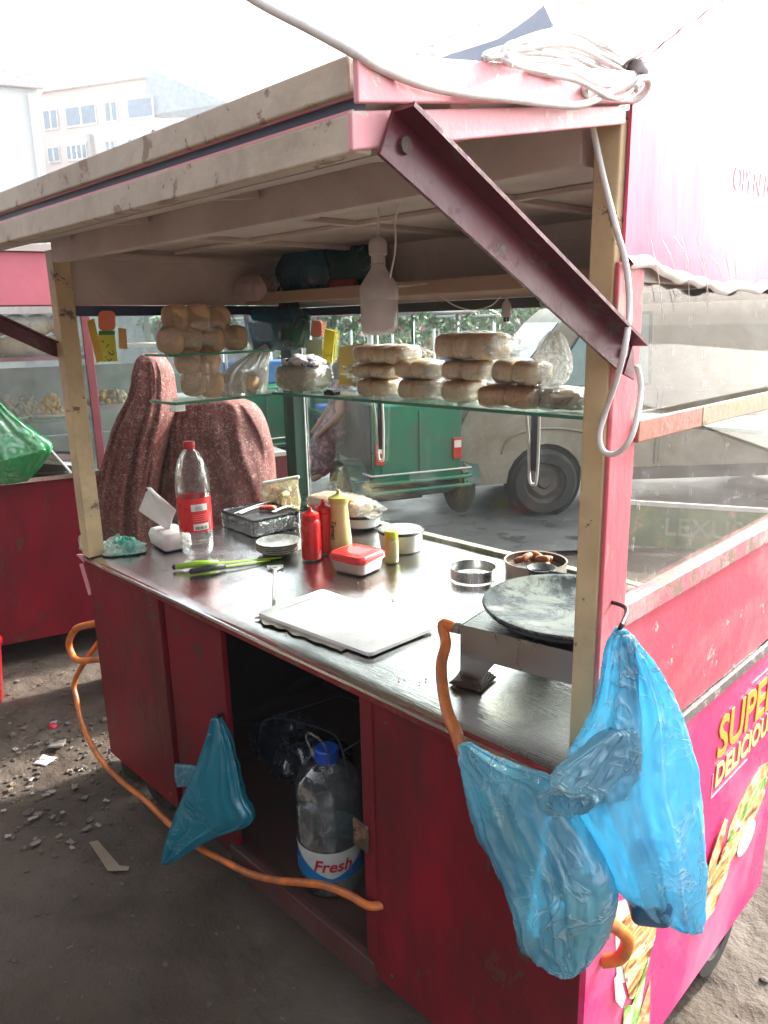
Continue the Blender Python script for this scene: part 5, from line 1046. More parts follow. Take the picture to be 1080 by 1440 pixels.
# ================================================================== WOMAN IN PATTERNED VEIL
f, n_ = inplane((-2.28, .85, 0), (.72, -.69, 0))
pw = thing('person', 'person in long maroon squiggle patterned veil, seen from behind through the left glass', 'person', (-2.28, .85, 0))
def el(px, py, r, dp=0): return (tuple(f(px, py)-n_*dp), r)
b_ = metaball([el(210, 545, (.07, .07, .10)), el(213, 600, (.05, .05, .08)), el(240, 660, (.10, .07, .12), -.03), el(265, 740, (.11, .08, .2), -.03), el(265, 860, (.11, .08, .2), -.03)], 'pb', .035)
b_.build('body', M('skin_and_dress', (.20, .10, .08), .7), pw, smooth=True)
HL = [(214, 496), (205, 504), (200, 520), (198, 540), (192, 560), (180, 582), (169, 612), (158, 655), (151, 700), (149, 745), (160, 810), (175, 900), (190, 1000)]
HR = [(226, 496), (240, 504), (249, 520), (252, 540), (254, 560), (253, 582), (246, 612), (238, 655), (232, 700), (236, 745), (254, 810), (260, 900), (264, 1000)]
SL = [(288, 559), (256, 568), (243, 586), (238, 620), (234, 660), (230, 700), (226, 760), (222, 850), (218, 1000)]
SR = [(338, 561), (359, 570), (373, 592), (382, 625), (386, 660), (389, 705), (393, 760), (397, 850), (400, 1000)]
def drape(L_, R_, dp, T, seed, ff, amp):
    kb = hull_grid_tube([f(*p)+n_*dp for p in L_], [f(*p)+n_*dp for p in R_], -n_ if n_.dot(CAM-V((-2.28, .85, 0))) < 0 else n_, T, sub=8, m=120, fold=0, cr=0, seed=seed)
    vn = n_ if n_.dot(CAM-V((-2.28, .85, 0))) > 0 else -n_
    for i, p in enumerate(kb.v):
        u, v = kb.uv[i]; k = min(1, max(0, v-.10)*2.2)
        q = .5-abs(noise.noise(V((u*ff+seed+.35*math.sin(v*3), v*.55, seed)))*1.7)
        q3 = .5-abs(noise.noise(V((u*ff*3.1+seed+.3*math.sin(v*5), v*1.2, seed+7)))*2.2)
        kb.v[i] = p+vn*(amp*k*(q-.2)+.016*k*q3+.014*k*noise.noise(V((u*ff*2.6, v*2.4, seed+2)))+.004*noise.noise(p*26))
    return kb
sg_ = 1 if n_.dot(CAM-V((-2.28, .85, 0))) > 0 else -1
hd_ = drape(HL, HR, .10*sg_, lambda t: .075+.075*min(1, t*2.2), 3, 2.2, .030)
hd_.build('veil', None, pw, smooth=True) if 0 else None
sh_ = drape(SL, SR, .0, lambda t: .10+.07*min(1, t*2), 8, 1.9, .034)
m, t, b = nodes('maroon_squiggle_cloth'); vec = coords(t)
q1 = N(t, 'ShaderNodeMath', operation='SUBTRACT'); q1.inputs[1].default_value = .5; t.links.new(nz(t, vec, 62, 1.5, .45, 1.4), q1.inputs[0])
q2 = N(t, 'ShaderNodeMath', operation='ABSOLUTE'); t.links.new(q1.outputs[0], q2.inputs[0])
ln_ = ramp(t, q2.outputs[0], .008, .026, (1, 1, 1, 1), (0, 0, 0, 1)); dots = ramp(t, nz(t, vec, 75, 1, .4), .60, .66)
msk = mix(t, ramp(t, nz(t, vec, 24, 2), .36, .54), (0, 0, 0), ln_)
base = mix(t, ramp(t, nz(t, vec, 7, 4), .3, .7), (.085, .013, .012), (.140, .024, .020)); cc = mix(t, mix(t, 1.0, msk, mix(t, .25, (0, 0, 0), dots), 'ADD'), base, (.40, .23, .20)); t.links.new(cc, b.inputs['Base Color'])
b.inputs['Roughness'].default_value = .75; bump(t, b, nz(t, vec, 130, 3), .3, .004)
hd_.build('veil', m, pw, smooth=True); sh_.build('shoulder_cape', m, pw, smooth=True)
# ================================================================== ELECTRIC RICKSHAWS
grn = M('rickshaw_green', (.002, .16, .075), .35, var=.3, vs=2, bmp=.1, dirt=(.05, .12, .08), da=.44, ds=3); grn_d = M('dark_rickshaw_green', (.006, .05, .035), .4, var=.3, dirt=(.12, .12, .09), da=.4, ds=4)
blu = M('blue_seat_cover', (.05, .16, .42), .35, var=.3, bmp=.4, bs=12, bd=.02); chrome = M('dull_white_bar', (.55, .56, .54), .35, metal=.3, var=.2)
tyre_rim = M('dusty_rim', (.10, .082, .07), .6, metal=.2, var=.4); lred = M('tail_lamp_red', (.45, .03, .02), .2); lwh = M('lamp_clear', (.70, .62, .58), .2)
flower_m = [M('pink_petal', (.68, .16, .28), .6), M('white_petal', (.70, .66, .64), .6), M('garland_leaf', (.10, .22, .10), .6)]
def foliage(mb, c, n, rad, sz, fr=lambda: None, mi=0, seedf=random):
    for i in range(n):
        q = V(c)+V((random.gauss(0, rad[0]), random.gauss(0, rad[1]), random.gauss(0, rad[2]))); e = Euler((random.random()*6, random.random()*6, random.random()*6)).to_matrix(); s = sz*random.uniform(.6, 1.3)
        mb.add([q+e@V((-s, 0, 0)), q+e@V((0, -s*.45, s*.12)), q+e@V((s, 0, 0)), q+e@V((0, s*.45, s*.12))], [(0, 1, 2, 3)], mi)
RO, RZ = V((-3.57, 3.33, 0)), math.atan2(.40, -.91)
def rick(label, loc, rz):
    t = thing('electric_rickshaw', label, 'rickshaw', loc, rz, 'green electric rickshaws on the road')
    B = lambda mb, n, m_, par=None, **k: mb.build(n, m_, par or t, local=True, **k)
    bd = MB().prism([V((-.27, .36, z)) if 0 else V((x, .36, z)) for x, z in ((-.27, .34), (-.29, .93), (-.10, .95), (.62, .95), (.62, .50), (.30, .50), (.24, .38), (.10, .44), (-.10, .44), (-.2, .34))], (0, -.72, 0))
    B(bd, 'rear_body', grn, bevel=.012)
    B(MB().box((-.283, -.30, .42), (-.276, .30, .88)).box((-.296, -.02, .40), (-.284, .0, .88)), 'rear_panel', grn, bevel=.003)
    for z, th in ((.365, .03), (.43, .014), (.30, .028)): B(MB().tube(catmull([(-.20, .42, z), (-.32, .40, z), (-.345, .34, z), (-.345, -.34, z), (-.32, -.40, z), (-.20, -.42, z)], 4), th*.5, 8), 'bumper_bar', grn if th > .02 else chrome, smooth=True)
    for y in (.315, -.315):
        o = B(MB().box((-.302, y-.035, .50), (-.285, y+.035, .66)), 'tail_lamp', lred, bevel=.004); B(MB().box((-.306, y-.028, .585), (-.3025, y+.028, .64)), 'lamp_lens', lwh, o)
    for y in (.3625, -.3665): B(MB().box((-.24, y, .46), (.61, y+.004, .935)), 'side_shade_plate', black_m)  # flat black plates stand in for the shade inside the open sides
    for y in (.46, -.46): B(MB().rings([[V((.30*math.cos(a)-.0, y+s, .24+.27*math.sin(a))) for s in (-.075, .075)] for a in [R(10+16*k) for k in range(11)]], closed=False, cap=False), 'mudguard', grn_d, smooth=True)
    def whl(c, r, w_):
        o = B(MB().lathe([(r*.60, -w_/2), (r*.92, -w_/2), (r, -w_*.25), (r, w_*.25), (r*.92, w_/2), (r*.60, w_/2), (r*.60, -w_/2)], c, 30, axis=(0, 1, 0), cap=False), 'wheel', rubber, smooth=True, auto=50)
        B(MB().lathe([(.002, -w_*.35), (r*.2, -w_*.4), (r*.3, -w_*.1), (r*.62, -w_*.3), (r*.62, w_*.3), (r*.3, w_*.1), (r*.2, w_*.4), (.002, w_*.35)], c, 24, axis=(0, 1, 0)), 'rim', tyre_rim, o, smooth=True, auto=40)
    whl((-.02, .46, .235), .235, .09); whl((-.02, -.46, .235), .235, .09); whl((1.75, 0, .22), .22, .08)
    B(MB().box((-.15, -.37, .20), (.5, .37, .30)).tube([(0, -.4, .22), (0, .4, .22)], .03, 8).box((.1, -.2, .12), (.35, .2, .2)), 'undercarriage', black_m, bevel=.01)
    B(MB().box((.5, -.36, .30), (1.55, .36, .34)), 'floor_plate', grn_d, bevel=.004)
    B(MB().box((1.30, -.36, .342), (1.55, .36, .72)), 'front_box', grn_d, bevel=.01); B(MB().prism([V((x, .30, z)) for x, z in ((1.55, .34), (1.80, .50), (1.92, .85), (1.80, 1.0), (1.55, 1.02))], (0, -.60, 0)), 'front_cowl', grn, bevel=.02)
    B(MB().box((.10, -.34, .952), (.60, .34, 1.0)).box((-.12, -.34, .952), (-.02, .34, 1.18)), 'rear_seat', blu, bevel=.02); B(MB().box((1.12, -.34, .60), (1.295, .34, .68)).box((1.31, -.30, .722), (1.52, .30, .79)), 'driver_seat', blu, bevel=.02)
    for x in (-.22, .62, 1.50):
        for y in (.35, -.35): B(MB().tube([(x, y, .90 if x < .6 else .35), (x, y, 1.60)], .014, 8), 'canopy_post', chrome if x != .62 else grn, smooth=True)
    B(MB().tube([(.62, .35, .75), (1.5, .35, .75)], .012, 8).tube([(.62, .35, 1.05), (1.5, .35, 1.05)], .010, 8), 'side_rail', grn, smooth=True)
    def cf(u, v):
        x = -.35+2.25*u; y = -.43+.86*v; return V((x, y, 1.60+.10*(1-(2*v-1)**2)+.03*math.sin(u*3.1)))
    o = B(MB().grid(cf, 16, 10), 'canopy', M('canopy_sheet', (.45, .50, .42), .5, var=.3, dirt=(.12, .28, .16), da=.46, ds=5), smooth=True); m_ = o.modifiers.new('s', 'SOLIDIFY'); m_.thickness = .02
    B(MB().tube([(-.35, .43, 1.585), (1.9, .43, 1.585)], .016, 8).tube([(-.35, -.43, 1.585), (1.9, -.43, 1.585)], .016, 8).tube([(-.35, -.43, 1.585), (-.35, .43, 1.585)], .016, 8), 'canopy_frame', chrome, smooth=True)
    random.seed(77); g_ = MB()
    def garl(a, b_, n, sag):
        for k in range(n):
            u = k/(n-1); q = V(a)*(1-u)+V(b_)*u+V((0, 0, -sag*4*u*(1-u))); foliage(g_, q, 7, (.022, .022, .022), .028, mi=2); 
            if k % 2 == 0: foliage(g_, q+V((0, 0, .01)), 5, (.016, .016, .016), .022, mi=0 if k % 4 else 1)
    for i in range(4): garl((-.35+.56*i, .45, 1.60), (.21+.56*i, .45, 1.60), 12, .11)
    garl((-.37, .43, 1.60), (-.37, 0, 1.60), 12, .12); garl((-.37, 0, 1.60), (-.37, -.43, 1.60), 12, .12); garl((-.37, .43, 1.66), (-.37, -.43, 1.66), 22, -.05)
    o = B(g_, 'flower_garland', flower_m); o['kind'] = 'stuff'
    B(MB().tube(catmull([(1.72, 0, .22), (1.68, 0, .6), (1.60, 0, .98), (1.50, .12, 1.06), (1.42, .26, 1.04)], 5), .014, 8).tube(catmull([(1.60, 0, .98), (1.50, -.12, 1.06), (1.42, -.26, 1.04)], 5), .014, 8), 'handlebar', black_m, smooth=True)
    return t
r1 = rick('green electric rickshaw with tail lamps showing, seen from behind through the back glass', RO, RZ)
r2 = copy_tree(r1); r2.location = (-5.9, 3.55, 0); r2.rotation_euler = (0, 0, RZ+R(14)); r2['label'] = 'second green rickshaw farther left, half hidden behind the veiled person'
r3 = copy_tree(r1); r3.location = (-6.1, 7.2, 0); r3.rotation_euler = (0, 0, RZ+R(-30)); r3['label'] = 'farthest rickshaw, its garlanded canopy showing above the shelf of buns'
# passenger sitting on the near side of the rickshaw
rm_ = Matrix.Rotation(RZ, 3, 'Z')
def RW(x, y, z): return RO+rm_@V((x, y, z))
def skin_body(name, chains, mat, parent, lvl=2):
    vs_, es, rr_, idx = [], [], [], {}
    for ch in chains:
        prev = None
        for (k, p, r) in ch:
            if k not in idx: idx[k] = len(vs_); vs_.append(V(p)); rr_.append(r)
            if prev is not None: es.append((prev, idx[k]))
            prev = idx[k]
    og = ORG.get(parent.name, V((0, 0, 0))); me = bpy.data.meshes.new(name); me.from_pydata([tuple(v-og) for v in vs_], es, []); me.materials.append(mat)
    o = link(bpy.data.objects.new(name, me)); o.parent = parent; s = o.modifiers.new('sk', 'SKIN'); s.use_smooth_shade = True
    for i, r in enumerate(rr_): me.skin_vertices[0].data[i].radius = (r if hasattr(r, '__len__') else (r, r)); me.skin_vertices[0].data[i].use_root = (i == 0)
    u = o.modifiers.new('su', 'SUBSURF'); u.levels = u.render_levels = lvl; return o
ps = thing('person', 'passenger in dark floral dress sitting sideways on the green rickshaw', 'person', RW(.42, .44, .5))
skin = M('brown_skin', (.26, .13, .08), .55, sub=.1)
J = lambda k, x, y, z, r: (k, RW(x, y, z), r)
skin_body('body', [[J('hip', .46, .36, .62, .09), J('belly', .46, .34, .76, .085), J('chest', .46, .34, .94, .10), J('neck', .46, .35, 1.07, .035), J('head', .46, .37, 1.15, .062), J('crown', .46, .37, 1.22, .055)],
    [J('hip', 0, 0, 0, 0), J('knee', .40, .54, .60, .055), J('ankle', .40, .58, .32, .03), J('toe', .40, .66, .29, .025)], [J('hip', 0, 0, 0, 0), J('knee2', .54, .54, .60, .055), J('ankle2', .54, .58, .32, .03), J('toe2', .54, .66, .29, .025)],
    [J('chest', 0, 0, 0, 0), J('elb', .30, .42, .82, .032), J('wri', .36, .56, .68, .022), J('hand', .38, .60, .645, .022)], [J('chest', 0, 0, 0, 0), J('elb2', .62, .42, .82, .032), J('wri2', .56, .56, .68, .022), J('hand2', .54, .60, .645, .022)]], skin, ps)
floral = M('dark_floral_cloth', (.07, .05, .06), .7, var=.2, dirt=(.46, .24, .26), da=.40, ds=16, bmp=.4, bs=30)
fl = metaball([(tuple(RW(.46, .35, 1.02)), (.11, .10, .10)), (tuple(RW(.46, .36, .90)), (.14, .12, .15)), (tuple(RW(.46, .38, .76)), (.15, .13, .14)), (tuple(RW(.46, .45, .64)), (.16, .17, .11)), (tuple(RW(.46, .55, .50)), (.15, .12, .15)), (tuple(RW(.46, .57, .40)), (.14, .11, .12))], 'fl', .03); fl.v = [p+V((.012, .012, 0))*noise.noise(V((p.x*9, p.y*9, p.z*3))) for p in fl.v]
fl.build('dress', floral, ps, smooth=True)
metaball([(tuple(RW(.46, .35, 1.17)), (.085, .085, .10)), (tuple(RW(.46, .33, 1.08)), (.09, .08, .07))], 'hs', .025).build('headscarf', M('dark_scarf', (.05, .04, .05), .7), ps, smooth=True)
# ================================================================== VAN
vd = V((.665, .747, 0)).normalized(); vn = V((.747, -.665, 0)).normalized(); VO = V((-2.80, 4.12, 0))-vd*.62
VRZ = math.atan2(vd.y, vd.x)
van = thing('minibus_van', 'dusty beige van parked on the road behind the cart, seen through the glass', 'van', VO, VRZ)
dust = M('dusty_beige_paint', (.29, .26, .205), .5, var=.25, vs=1.5, bmp=.1, dirt=(.17, .135, .09), da=.50, ds=2.2)
VB = lambda mb, n, m_, par=None, **k: mb.build(n, m_, par or van, local=True, **k)
def arch(cx_, r, n=10): return [(cx_+r*math.cos(a), .26+r*math.sin(a)) for a in [math.pi-math.pi*k/n for k in range(n+1)]]
prof = [(-.04, .24), (-.08, .42), (-.05, .72), (.02, .86), (.30, .96), (.74, 1.50), (.86, 1.60), (1.15, 1.665), (3.5, 1.68), (3.66, 1.62), (3.72, 1.0), (3.70, .26)]
low = [(x, z) for x, z in arch(2.95, .30)][::-1]; low2 = [(x, z) for x, z in arch(.62, .31)][::-1]
poly = prof+[(3.25, .26)]+low[0:0]+[(x, z) for x, z in sorted(arch(2.95, .30), key=lambda q: -q[0])]+[(x, z) for x, z in sorted(arch(.62, .31), key=lambda q: -q[0])]
# body as rings across the width, so that the sides tuck in towards the roof
rs = []
for wy, k in ((0, .0), (.012, 1), (.60, 1), (1.30, 1), (1.312, 0)):
    rs.append([V((x+(.0 if k else .012*(1 if x < 1.8 else -1)), wy+(.075*max(0, z-.95)/.7 if wy < .1 else -.075*max(0, z-.95)/.7 if wy > 1.2 else 0), z-(0 if k else .010*(z > 1.2)))) for x, z in poly])
vb = MB().rings(rs, cap=True); o = VB(vb, 'van_body', dust, smooth=True, auto=28)
def sidey(z): return -.004+.075*max(0, z-.95)/.7
def vwin(pts, nm='window'):
    fr = VB(MB().prism([V((x, sidey(z)-.006, z)) for x, z in pts], (0, .004, 0)), nm, black_m)
    cx_ = sum(p[0] for p in pts)/len(pts); cz_ = sum(p[1] for p in pts)/len(pts)
    VB(MB().prism([V((cx_+(x-cx_)*.93, sidey(z)-.011, cz_+(z-cz_)*.92)) for x, z in pts], (0, .004, 0)), 'pane', M('tinted_window', (.14, .22, .21), .08, var=.4, vs=3, bmp=0, spec=.8), fr)
vwin([(.62, 1.02), (.90, 1.44), (1.04, 1.54), (1.44, 1.56), (1.44, 1.0), (.72, .99)])
for x, z0, z1 in ((1.50, .40, 1.62), (1.53, .40, 1.62)): VB(MB().box((x, -.0075, z0), (x+.006, -.002, .95)), 'door_seam', dark_gap)
VB(MB().tube(catmull([(.96, -.003, .40), (1.02, -.004, .60), (.90, -.004, .66), (.62, -.004, .69), (.36, -.004, .64), (.28, -.004, .5)], 6), .012, 6), 'arch_lip', dust, smooth=True)
VB(MB().box((.60, -.0065, .94), (3.6, -.002, .955)), 'body_crease', dust); VB(MB().box((1.30, -.014, .80), (1.42, -.003, .825)), 'door_handle', black_m, bevel=.004)
VB(MB().prism([V((x, .05, z)) for x, z in ((-.10, .22), (-.14, .36), (-.12, .50), (-.05, .52), (.05, .22))], (0, 1.2, 0)), 'front_bumper', M('dark_bumper', (.06, .055, .05), .6, var=.3), bevel=.01)
VB(MB().box((-.10, .04, .58), (-.055, .24, .76)), 'headlamp', lwh, bevel=.01)
m_ = VB(MB().box((.40, -.17, 1.02), (.46, -.06, 1.20)), 'wing_mirror', black_m, bevel=.015); VB(MB().bar((.43, -.06, 1.08), (.50, .0, 1.05), .02, .02), 'mirror_arm', black_m, m_)
VB(MB().prism([V((x, .10, z)) for x, z in ((.315, .99), (.33, .975), (.735, 1.475), (.72, 1.49))], (0, 1.1, 0)), 'windscreen', M('windscreen_dark', (.10, .16, .16), .06, bmp=0))
def vwheel(x, y):
    y -= .05 if y < 1 else 0
    o = VB(MB().lathe([(.165, -.09), (.235, -.09), (.262, -.05), (.262, .05), (.235, .09), (.165, .09), (.165, -.09)], (x, y, .262), 40, axis=(0, 1, 0), cap=False), 'wheel', rubber, smooth=True, auto=50)
    VB(MB().lathe([(.002, -.055), (.04, -.06), (.055, -.03), (.10, -.045), (.14, -.02), (.166, -.07), (.166, .05), (.002, .05)], (x, y, .262), 30, axis=(0, 1, 0), rfn=lambda a, z: 1+.05*math.sin(a*5)*(z < -.03)), 'rim', tyre_rim, o, smooth=True, auto=35)
vwheel(.62, .08); vwheel(2.95, .08); vwheel(.62, 1.2); vwheel(2.95, 1.2)
VB(MB().box((.1, .14, .24), (3.6, 1.15, .60)), 'undercarriage', black_m)
VB(MB().box((-.095, .06, .52), (-.085, 1.24, .84)), 'grille', black_m)
for x in (.62, 2.95): VB(MB().lathe([(.002, -.004), (.300, -.004), (.300, .10), (.002, .10)], (x, .016, .262), 32, axis=(0, 1, 0)), 'arch_liner', plain('arch_black', (.008, .008, .008), .9))
VB(MB().box((1.0, -.008, .26), (2.6, -.001, .36)), 'sill_trim', black_m); VB(MB().tube([(1.50, -.006, .38), (1.50, -.006, .98)], .005, 5), 'door_seam', black_m)
# ================================================================== GREEN ROADSIDE BANNER, KERB
def gp(px, py): return at(px, py, 'z', 0)
g0, g1 = gp(880, 768), gp(1060, 781); gd = (g1-g0).normalized()
t = thing('advert_board', 'low green printed board standing on the road behind the cart, right side', 'board', g0)
mm2, tt, bb = nodes('green_pink_print'); vv = coords(tt); tt.links.new(mix(tt, ramp(tt, nz(tt, vv, 6, 4), .52, .60), mix(tt, ramp(tt, nz(tt, vv, 5, 5), .4, .6), (.05, .13, .04), (.16, .26, .05)), (.50, .28, .22)), bb.inputs['Base Color']); bb.inputs['Roughness'].default_value = .5
MB().prism([g0+V((0, 0, .01)), g1+gd*.4+V((0, 0, .01)), g1+gd*.4+V((0, 0, .28)), g0+V((0, 0, .29))], gd.cross(V((0, 0, -1)))*.02).build('printed_face', mm2, t)
MB().prism([g0+V((0, 0, .292)), g1+gd*.4+V((0, 0, .282)), g1+gd*.4+V((0, 0, .31)), g0+V((0, 0, .32))], gd.cross(V((0, 0, -1)))*.03).build('top_edge', white_pl, t)
q = g0+(g1-g0)*.60+V((0, 0, .15)); nn_ = gd.cross(V((0, 0, 1)))
put_text(MB(), 'LEXUS', .17, q+nn_*.004, gd, (0, 0, 1), bold=.002).build('lettering', M('pale_print', (.30, .36, .25), .5), t)
k0 = V((-4.2, 6.9, 0)); kd = rd@V((1, 0, 0)); obj('kerb', 'pale concrete kerb on the far side of the road', 'kerb', MB().bar(V((-14, -2.0, .05))+V((0, 8.5, 0))*1.0, V((-14, 6.5, .05))+kd*34, .25, .16), M('pale_concrete', (.42, .41, .39), .8, var=.3), bevel=.02) if 0 else None
# ================================================================== FAR BACKGROUND
def far(px, dist):
    d = cF*FPX+cR*(px-540)-cU*(480-720); d.z = 0; d.normalize(); return V((CAM.x, CAM.y, 0))+d*dist
def facade(name, label, px0, px1, pyt0, dist, wallm, rowsy, colsx, depth, hs_, parapet=None, extra=None):
    a, b_ = (V(px0), V(px1)) if not isinstance(px0, int) else (far(px0, dist*1.03), V(px1)); back = (b_-V((CAM.x, CAM.y, 0))).normalized(); back = (back+(a-b_).normalized()*.12).normalized()*depth; ux_ = (b_-a); ux_.z = 0; Wd = ux_.length; ux_.normalize(); nb = V((ux_.y, -ux_.x, 0));
    if nb.dot(CAM-a) < 0: nb = -nb
    t = thing(name, label, 'building', a)
    Hh = hs_
    MB().prism([a, b_, b_+V((0, 0, Hh)), a+V((0, 0, Hh))], back).build('wall', wallm, t)
    MB().prism([a-ux_*.2+nb*.25+V((0, 0, Hh+.01)), b_+ux_*.3+nb*.25+V((0, 0, Hh+.01)), b_+ux_*.1+back+V((0, 0, Hh+.01)), a-ux_*.2+back+V((0, 0, Hh+.01))], (0, 0, .55)).build('roof', M('pale_parapet', (.60, .57, .55), .7), t)
    return t, a, ux_, nb, Wd
wgl = M('far_window_glass', (.20, .26, .33), .1, bmp=0); wfr = M('white_window_frame', (.66, .66, .64), .6)
def fwin(t, a, ux_, nb, x, z, w_, h_, panes=2):
    p = a+ux_*x+V((0, 0, z))+nb*.03
    o = MB().prism([p, p+ux_*w_, p+ux_*w_+V((0, 0, h_)), p+V((0, 0, h_))], nb*.05).build('window', wfr, t)
    g = MB(); pw_ = w_/panes
    for i in range(panes): g.prism([p+nb*.055+ux_*(i*pw_+.07)+V((0, 0, .1)), p+nb*.055+ux_*((i+1)*pw_-.07)+V((0, 0, .1)), p+nb*.055+ux_*((i+1)*pw_-.07)+V((0, 0, h_-.1)), p+nb*.055+ux_*(i*pw_+.07)+V((0, 0, h_-.1))], nb*.02)
    g.build('pane', wgl, o)
DB = 46
pinkw = M('pale_pink_render', (.68, .57, .53), .8, var=.12, vs=.4, bmp=0)
hB = 13.3
t, a, ux_, nb, Wd = facade('apartment_building', 'pale pink apartment block with rows of white framed windows, far behind the awning', (-42.14, 16.49, 0), (-36.26, 19.52, 0), 0, DB, pinkw, 0, 0, 9, hB)
for zi, z in enumerate((hB-1.75, hB-3.3, hB-4.9, hB-6.5, hB-8.1)):
    for (xf, w_, pn) in ((.06, .9, 2), (.24, 1.5, 4), (.60, .75, 2), (.80, 1.2, 3)):
        if zi == 0: fwin(t, a, ux_, nb, Wd*xf+(.2 if xf > .2 else 0), z, w_*(1.25 if xf in (.24, .80) else 1), 1.0, 2 if xf < .7 else 1)
        else: fwin(t, a, ux_, nb, Wd*xf, z, w_*.85, .8, pn)
MB().prism([a+ux_*Wd*.47+nb*.03, a+ux_*Wd*.50+nb*.03, a+ux_*Wd*.50+nb*.03+V((0, 0, hB-2.2)), a+ux_*Wd*.47+nb*.03+V((0, 0, hB-2.2))], nb*.3).build('downpipe', M('grey_duct', (.38, .38, .38), .6), t)
aa = a+ux_*Wd; MB().prism([aa+V((0, 0, hB+.57)), aa-nb*2+ux_*3.4+V((0, 0, hB-.9)), aa-nb*3+ux_*3.6+V((0, 0, hB-1.5)), aa+V((0, 0, hB-1.6))], -nb*.6).build('sloping_roof_wing', M('blue_grey_roofing', (.36, .42, .48), .6), t)
MB().prism([aa+V((0, 0, 0)), aa-nb*3+ux_*3.4, aa-nb*3+ux_*3.4+V((0, 0, hB-2.0)), aa+V((0, 0, hB-1.7))], -nb*4).build('side_wing', pinkw, t)
t, a, ux_, nb, Wd = facade('office_building', 'plain pale bluish building at the left edge, in front of the pink block', -260, (-31.0, 12.01, 0), 0, 34, M('pale_blue_render', (.66, .68, .68), .8, var=.08, vs=.3, bmp=0), 0, 0, 10, 10.4)
for z in (8.2, 5.6, 3.0): 
    for xf in (.1, .35, .6): fwin(t, a, ux_, nb, Wd*xf, z, 1.4, 1.3, 2)
MB().prism([a+ux_*(Wd-.3)+nb*.03, a+ux_*(Wd-.06)+nb*.03, a+ux_*(Wd-.06)+nb*.03+V((0, 0, 10.2)), a+ux_*(Wd-.3)+nb*.03+V((0, 0, 10.2))], nb*.15).build('corner_strip', wfr, t)
# low shops and hedge across the road
random.seed(50)
shop_cols = [(.42, .40, .36), (.34, .36, .35), (.46, .42, .38), (.30, .33, .34), (.45, .44, .42)]
for i, (px, dist, wd, hh) in enumerate(((330, 26, 9, 3.4), (480, 24, 7, 2.9), (640, 25, 8, 2.7), (800, 24, 8, 3.0), (960, 22, 8, 3.3), (1140, 20, 8, 3.2), (190, 24, 8, 3.5))):
    q = far(px, dist); dr_ = (V((CAM.x, CAM.y, 0))-q).normalized(); ux_ = V((-dr_.y, dr_.x, 0)); t = thing('roadside_shop', ['low grey shop behind the rickshaws, first from the left post', 'low shop seen just right of the dark green corner post', 'low beige shop behind the tallest bun stack', 'low shop behind the roof of the van', 'low shop seen in the scratched right pane', 'low shop at the right edge of the scratched pane', 'low shop behind the veiled person'][i], 'shop', q, group='low shops across the road')
    MB().prism([q-ux_*wd/2, q+ux_*wd/2, q+ux_*wd/2+V((0, 0, hh)), q-ux_*wd/2+V((0, 0, hh))], -dr_*4).build('wall', M('shop_wall', shop_cols[i % 5], .8, var=.25, vs=.6, bmp=0), t)
    MB().prism([q-ux_*(wd/2+.2)+V((0, 0, hh+.01)), q+ux_*(wd/2+.2)+V((0, 0, hh+.01)), q+ux_*(wd/2+.2)+V((0, 0, hh+.15)), q-ux_*(wd/2+.2)+V((0, 0, hh+.15))], dr_*1.0).build('awning', M('shop_awning', random.choice([(.3, .12, .1), (.1, .2, .25), (.3, .3, .3)]), .6), t)
    for k in (-.28, .05, .34): p = q+ux_*wd*k+dr_*.02; MB().prism([p-ux_*.8, p+ux_*.8, p+ux_*.8+V((0, 0, 2.1)), p-ux_*.8+V((0, 0, 2.1))], dr_*.05).build('shutter', M('shutter', (.22, .24, .26), .5, var=.4), t)
leafm = [M('hedge_leaf', (.06, .13, .045), .6, var=.4), M('light_leaf', (.13, .20, .08), .6, var=.4), M('bloom', (.6, .2, .3), .6)]
for i, (px, dist, w_, h_) in enumerate(((420, 17, 1.6, 1.9), (520, 18, 1.8, 2.1), (600, 16, 1.7, 2.0), (680, 17, 1.8, 2.2), (760, 18, 2.0, 2.2), (860, 17, 2.0, 2.0), (985, 16, 1.6, 2.0))):
    q = far(px, dist); t = thing('flowering_bush', ['leafy bush behind the small orange card', 'flowering bush seen left of the bulb', 'flowering bush seen right of the bulb', 'flowering bush above the middle bread stack', 'bush behind the cab window of the van', 'bush hidden behind the cream corner post', 'bush seen through the scratched right pane'][i], 'bush', q, group='bushes across the road')
    mb = MB(); random.seed(90+i)
    for j in range(26):
        cc = q+V((random.uniform(-w_, w_)*.6, random.uniform(-w_, w_)*.6, random.uniform(.3, h_*.9)))
        foliage(mb, cc, 34, (.22, .22, .18), .085, mi=0 if j % 2 else 1)
        if j % 3 == 0: foliage(mb, cc, 10, (.2, .2, .16), .07, mi=2)
    mb.build('leaves', leafm, t); MB().tube([q, q+V((.1, 0, h_*.6))], .05, 6).build('stem', tan_wood, t)
fr_ = thing('railing', 'white painted railing with upright bars across the road', 'railing', far(500, 14)); p, q = far(380, 14), far(640, 13.6); n = 9
for i in range(n+1): u = p+(q-p)*i/n; MB().bar(u, u+V((0, 0, 1.75)), .035, .035, up=(1, 0, 0)).build('bar', wfr, fr_)
for z in (.3, 1.72): MB().bar(p+V((0, 0, z)), q+V((0, 0, z)), .05, .05).build('rail', wfr, fr_)
